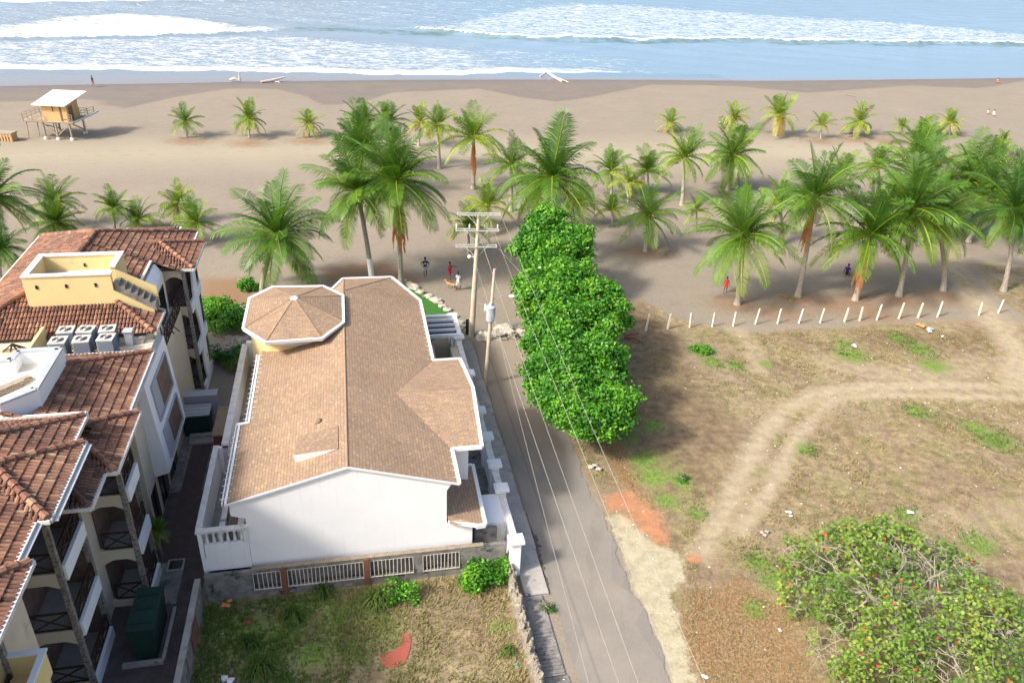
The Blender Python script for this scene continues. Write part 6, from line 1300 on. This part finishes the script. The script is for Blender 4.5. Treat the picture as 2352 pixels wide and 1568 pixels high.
# litter
def litter(x, y, s, col, lab, k=3):
    s = s * 0.75
    b = MB(); g = G(x, y); rr_ = random.Random(int(x * 7 + y))
    for j in range(k):
        c = g + Vector((rr_.uniform(-s, s), rr_.uniform(-s, s), 0.03 + 0.03 * j)); a = rr_.uniform(0, 3); d = Vector((math.cos(a), math.sin(a), 0)) * s * 0.6; e = Vector((-d.y, d.x, 0)) * 0.8
        z = [Vector((0, 0, rr_.uniform(0, s * 0.35))) for _ in range(5)]
        b.poly([c - d - e + z[0], c + d - e + z[1], c + z[4] + Vector((0, 0, s * 0.3))]); b.poly([c + d - e + z[1], c + d + e + z[2], c + z[4] + Vector((0, 0, s * 0.3))]); b.poly([c + d + e + z[2], c - d + e + z[3], c + z[4] + Vector((0, 0, s * 0.3))]); b.poly([c - d + e + z[3], c - d - e + z[0], c + z[4] + Vector((0, 0, s * 0.3))])
    tag(b.build('plastic_scrap', col), lab, 'scrap', 'bits of litter on the ground')
LW = M['white']; LB = plain('teal_plastic', (0.10, 0.50, 0.42), (0.08, 0.4, 0.33), 0.5); LO = plain('orange_plastic', (0.75, 0.30, 0.12), (0.6, 0.22, 0.1), 0.6)
litter(1814, 1181, 0.22, LW, 'crumpled cream bag on dry grass above the sparse tree'); litter(2085, 1173, 0.26, LW, 'white plastic bag on the grass at the upper edge of the sparse tree', 2)
litter(1755, 1225, 0.25, M['concrete'], 'grey crushed scraps left of the sparse tree'); litter(2110, 750, 0.5, LO, 'orange rubbish heap below the right fence posts', 4); litter(2135, 762, 0.5, M['greypaint'], 'grey rubbish heap beside the orange one', 3)
litter(1958, 797, 0.3, LW, 'white scrap on the green weeds under the fence row', 3); litter(2160, 772, 0.22, LW, 'small white scrap right of the rubbish heap', 2); litter(1785, 1450, 0.2, M['driftwood'], 'pale lump left of the sparse tree near bottom', 1); litter(1622, 1555, 0.2, LW, 'white scrap at the bottom edge beside the road', 2)
litter(1290, 1558, 0.1, LW, 'tiny white scrap on the broken pavement', 1); litter(1185, 1528, 0.16, LB, 'teal plastic piece beside the rubble wall', 2); litter(510, 1455, 0.12, LB, 'small teal scrap in the shaded left lot', 2); litter(525, 1565, 0.3, LW, 'white rubbish clump at the bottom left of the lot', 4)
litter(518, 1384, 0.28, LO, 'pinkish clay lump in the shaded corner of the lot', 3); litter(565, 1425, 0.25, M['rust'], 'reddish brown lump in the shaded lot', 3); litter(1365, 1075, 0.35, M['palerock'], 'pale gravel heap at the right road edge', 5); litter(1240, 615, 0.22, LW, 'white bag caught by the top of the almond trees', 1)
for o_ in S.objects:
    if o_.get('label', '').startswith('white bag caught'): o_.location = G(1240, 615, 5.9)
g = G(1815, 686); b = MB(); rng = random.Random(4)
frond(b, rng, 0.3, 0.15, 1.6, 0.5, 0.72, 16, 0.05, 0.3); frond(b, rng, 2.6, 0.1, 1.4, 0.5, 0.8, 16, 0.05, 0.3); frond(b, rng, 4.5, 0.2, 1.2, 0.6, 0.66, 14, 0.05, 0.3)
for p in b.v: p += g + Vector((0, 0, 0.05))
tag(b.build('fallen_frond', M['palm']), 'yellow fallen fronds at the foot of the white trunked palm', 'palm frond')
g = G(1464, 443); t = thing('beach_sunshade', 'yellow and orange sunshade behind the round based palm', 'sunshade', g)
b = MB(); b.lathe(g + Vector((0, 0, 0.9)), [(0.9, 0), (0.8, 0.25), (0.5, 0.45), (0.05, 0.55)], 10); b.build('canopy', plain('yellow_cloth', (0.85, 0.55, 0.10), (0.8, 0.4, 0.08), 0.8), t); b = MB(); b.tube([g, g + Vector((0, 0, 1.5))], 0.03, 6); b.build('pole', M['greywood'], t)
# ================================================================ PEOPLE
def cloth(nm, c): return plain(nm, c, tuple(x * 0.7 for x in c), 0.85, 14, 0.2)
SK = cloth('skin_tan', (0.36, 0.19, 0.12)); SKD = cloth('skin_dark', (0.20, 0.11, 0.07)); HR = cloth('dark_hair', (0.015, 0.012, 0.012))
def skin_obj(name, verts, edges, rad, m, parent, sub=2):
    me = bpy.data.meshes.new(name); me.from_pydata([tuple(v) for v in verts], edges, []); me.materials.append(m)
    ob = bpy.data.objects.new(name, me); S.collection.objects.link(ob); ob.parent = parent
    md = ob.modifiers.new('s', 'SKIN'); md.use_smooth_shade = True
    for i, r in enumerate(rad):
        sv = me.skin_vertices[0].data[i]; sv.radius = r if hasattr(r, '__len__') else (r, r)
    me.skin_vertices[0].data[0].use_root = True
    ms = ob.modifiers.new('u', 'SUBSURF'); ms.levels = sub; ms.render_levels = sub; return ob
def person(base, lab, top, bottom, skin=SK, h=1.72, face=0.0, armL=0, armR=0, stride=0.0, lean=0.0, hands_hip=False, sit=False, robe=False, logo=None, stretch=None):
    t = thing('person', lab, 'person', base); k = h / 1.75; t.rotation_euler = (0, 0, face)
    V = Vector; hipz = 0.95 if not sit else 0.22
    P = {}; P['pel'] = V((0, 0, hipz)); P['wst'] = V((0, lean * 0.3, hipz + 0.16)); P['chs'] = V((0, lean * 0.8, hipz + 0.38)); P['nck'] = V((0, lean, hipz + 0.54)); P['nk2'] = V((0, lean + 0.0, hipz + 0.61)); P['hd0'] = V((0, lean - 0.01, hipz + 0.68)); P['hd1'] = V((0, lean - 0.015, hipz + 0.78))
    for s, nm, sg in ((-1, 'L', 1), (1, 'R', -1)):
        P['sh' + nm] = V((0.17 * s, lean * 0.95, hipz + 0.49)); sw_ = stride * 0.5 * sg * -1
        if hands_hip: P['el' + nm] = V((0.38 * s, 0.06, hipz + 0.26)); P['wr' + nm] = V((0.20 * s, -0.12, hipz + 0.10))
        else: P['el' + nm] = V((0.24 * s, lean * 0.6 + sw_ * 0.5, hipz + 0.22)); P['wr' + nm] = V((0.27 * s, lean * 0.4 - 0.04 + sw_ * 1.1, hipz - 0.02))
        if stretch == nm: P['el' + nm] = V((0.42 * s, lean, hipz + 0.40)); P['wr' + nm] = V((0.66 * s, lean, hipz + 0.30))
        P['hp' + nm] = V((0.09 * s, 0, hipz - 0.03)); st__ = stride * sg
        if sit: P['kn' + nm] = V((0.16 * s, -0.42, 0.35)); P['an' + nm] = V((0.15 * s, -0.62, 0.07)); P['to' + nm] = V((0.15 * s, -0.80, 0.04))
        else: P['kn' + nm] = V((0.10 * s, -st__ * 0.5 - 0.02, 0.50)); P['an' + nm] = V((0.10 * s, -st__ + 0.02, 0.08)); P['to' + nm] = V((0.11 * s, -st__ - 0.15, 0.035))
    rd = dict(pel=(.14, .10), wst=(.125, .09), chs=(.145, .10), nck=(.075, .06), nk2=.048, hd0=.078, hd1=.085, sh=.06, el=.04, wr=.027, hp=.085, kn=.055, an=.036, to=.032)
    names = list(P); ed = [('pel', 'wst'), ('wst', 'chs'), ('chs', 'nck'), ('nck', 'nk2'), ('nk2', 'hd0'), ('hd0', 'hd1')]
    for nm in 'LR': ed += [('chs', 'sh' + nm), ('sh' + nm, 'el' + nm), ('el' + nm, 'wr' + nm), ('pel', 'hp' + nm), ('hp' + nm, 'kn' + nm), ('kn' + nm, 'an' + nm), ('an' + nm, 'to' + nm)]
    rads = [rd.get(n_, rd.get(n_[:2])) for n_ in names]; vv = [P[n_] * k for n_ in names]; ee = [(names.index(a), names.index(b_)) for a, b_ in ed]
    for nm, s in (('L', -1), ('R', 1)):       # palm, four fingers and a thumb
        d = (P['wr' + nm] - P['el' + nm]).normalized(); side = d.cross(V((0, 1, 0.2))).normalized(); iw = names.index('wr' + nm)
        pal = len(vv); vv.append((P['wr' + nm] + d * 0.07) * k); rads.append((.034, .016)); ee.append((iw, pal))
        for f in range(4):
            a = len(vv); vv.append((P['wr' + nm] + d * 0.115 + side * (0.018 * (f - 1.5))) * k); rads.append(.009); vv.append((P['wr' + nm] + d * (0.165 + (0.0, .012, .008, -.008)[f]) + side * (0.020 * (f - 1.5)) + V((0, -0.02, -0.004))) * k); rads.append(.0075); ee += [(pal, a), (a, a + 1)]
        a = len(vv); vv.append((P['wr' + nm] + d * 0.05 + side * (0.05 * s)) * k); rads.append(.010); vv.append((P['wr' + nm] + d * 0.09 + side * (0.066 * s)) * k); rads.append(.008); ee += [(iw, a), (a, a + 1)]
    bo = skin_obj('body', vv, ee, [(r[0] * k, r[1] * k) if hasattr(r, '__len__') else r * k for r in rads], skin, t, 2)
    # face details kept on the head
    hc = P['hd1'] * k; f_ = MB(); f_.blob(hc + V((0, -0.098 * k, -0.02 * k)), 0.016, 1, 0, 6, 5, sc=(0.8, 1.2, 1.4)); f_.blob(hc + V((0.088 * k, 0.0, -0.015)), 0.022, 1, 0, 6, 5, sc=(0.5, 0.8, 1.2)); f_.blob(hc + V((-0.088 * k, 0.0, -0.015)), 0.022, 1, 0, 6, 5, sc=(0.5, 0.8, 1.2))
    o_ = f_.build('nose_and_ears', skin, None, True, V((0, 0, 0))); o_.parent = t; o_.location = (0, 0, 0)
    f_ = MB(); f_.blob(hc + V((0.032, -0.086 * k, 0.012)), 0.011, 1, 0, 6, 5); f_.blob(hc + V((-0.032, -0.086 * k, 0.012)), 0.011, 1, 0, 6, 5); f_.blob(hc + V((0, -0.090 * k, -0.058)), 0.016, 1, 0, 6, 5, sc=(1.4, 0.5, 0.35)); o_ = f_.build('eyes_and_mouth', HR, None, True, V((0, 0, 0))); o_.parent = t; o_.location = (0, 0, 0)
    f_ = MB(); f_.blob(hc + V((0, 0.018 * k, 0.035 * k)), 0.105 * k, 2, 0.1, 12, 8, sc=(0.98, 1.0, 0.92)); o_ = f_.build('hair', HR, None, True, V((0, 0, 0))); o_.parent = t; o_.location = (0, 0, 0)
    def sub_(nm_, keys, edges, rr_, m): return skin_obj(nm_, [P[q] * k for q in keys], [(keys.index(a), keys.index(b_)) for a, b_ in edges], [(r[0] * k, r[1] * k) if hasattr(r, '__len__') else r * k for r in rr_], m, t, 2)
    P['slL'] = P['shL'].lerp(P['elL'], 0.75); P['slR'] = P['shR'].lerp(P['elR'], 0.75)
    sub_('shirt', ['wst', 'pel', 'chs', 'nck', 'shL', 'shR', 'slL', 'slR'], [('wst', 'pel'), ('wst', 'chs'), ('chs', 'nck'), ('chs', 'shL'), ('chs', 'shR'), ('shL', 'slL'), ('shR', 'slR')], [(.15, .115), (.165, .12), (.17, .125), (.09, .075), .078, .078, .062, .062], top)
    P['lgL'] = P['hpL'].lerp(P['knL'], 0.85 if not robe else 1.1); P['lgR'] = P['hpR'].lerp(P['knR'], 0.85 if not robe else 1.1)
    sub_('shorts', ['pel', 'hpL', 'hpR', 'lgL', 'lgR'], [('pel', 'hpL'), ('pel', 'hpR'), ('hpL', 'lgL'), ('hpR', 'lgR')], [(.16, .12), .10, .10, .088, .088], bottom)
    if logo:
        f_ = MB(); f_.blob(P['chs'] * k + V((0.02, -0.125 * k, -0.05)), 0.05, 3, 0.6, 8, 6, sc=(1.5, 0.25, 1.3)); f_.blob(P['chs'] * k + V((-0.08, -0.12 * k, 0.0)), 0.025, 4, 0.5, 8, 6, sc=(1.0, 0.3, 1.3)); o_ = f_.build('shirt_print', logo, None, True, V((0, 0, 0))); o_.parent = t; o_.location = (0, 0, 0)
    return t
PW = cloth('white_cloth', (0.70, 0.70, 0.72)); PN = cloth('navy_cloth', (0.03, 0.025, 0.06)); PG = cloth('pale_grey_cloth', (0.48, 0.46, 0.50)); PR_ = cloth('red_cloth', (0.62, 0.05, 0.08)); PBk = cloth('black_cloth', (0.03, 0.03, 0.035)); PB = cloth('violet_cloth', (0.06, 0.03, 0.30)); PRr = cloth('scarlet_cloth', (0.75, 0.04, 0.02))
person(G(977, 636), 'person in dark printed shirt and pale shorts with hands on hips on the sand street', PN, PG, SKD, 1.78, 0.15, stride=0.14, hands_hip=True, logo=PW)
person(G(1033, 645), 'person in red shirt walking with one arm stretched out', PR_, PR_, SKD, 1.70, 0.6, stride=0.3, stretch='R')
person(G(1053, 666), 'person in white clothes with black hair walking beside the tall pole', PW, PW, SKD, 1.62, -0.5, stride=0.22, lean=-0.06, robe=True)
person(G(1665, 672), 'person in scarlet clothes half hidden by the left palm of the right grove', PRr, PRr, SKD, 1.5, -0.4, lean=-0.1, stride=0.2)
person(G(1944, 630), 'person in violet clothes sitting in the shade of the right grove', PB, PBk, SKD, 1.7, -0.3, sit=True)
person(G(215, 200), 'distant bather in dark top walking at the water edge near the lifeguard hut', PBk, SK, SK, 1.75, 1.6, stride=0.35)
person(G(2268, 262), 'distant person in white on the upper right beach, left of the pair', PW, PG, SK, 1.4, 0.2, sit=True)
person(G(2281, 266), 'distant person in white with dark hair sitting, right of the pair', PW, PW, SK, 1.7, 0.0, sit=True, robe=True)
person(G(2290, 190), 'tiny distant person in orange red near the water at far right', LO, LO, SK, 1.6, 0.0, sit=True)
dg = G(1036, 663); dt = thing('dog', 'small tan dog walking ahead of the person in white', 'dog', dg); dt.rotation_euler = (0, 0, 2.7)
skin_obj('body', [(0.0, 0, .42), (.25, 0, .43), (-.28, 0, .44), (.42, 0, .52), (.50, 0, .66), (.60, 0, .66), (.70, 0, .62), (-.42, 0, .48), (-.60, 0, .62), (.27, .07, .28), (.25, .07, .14), (.27, .07, .02), (.27, -.07, .28), (.31, -.07, .14), (.34, -.07, .02), (-.30, .07, .30), (-.37, .07, .15), (-.34, .07, .02), (-.30, -.07, .30), (-.27, -.07, .16), (-.26, -.07, .02), (.55, .05, .75), (.55, -.05, .75)],
    [(0, 1), (0, 2), (1, 3), (3, 4), (4, 5), (5, 6), (2, 7), (7, 8), (1, 9), (9, 10), (10, 11), (1, 12), (12, 13), (13, 14), (2, 15), (15, 16), (16, 17), (2, 18), (18, 19), (19, 20), (5, 21), (5, 22)],
    [.10, .12, .09, .08, .055, .06, .03, .03, .012, .045, .028, .025, .045, .028, .025, .05, .028, .024, .05, .028, .024, .018, .018], cloth('tan_fur', (0.55, 0.30, 0.15)), dt)
print('objects', len(bpy.data.objects))
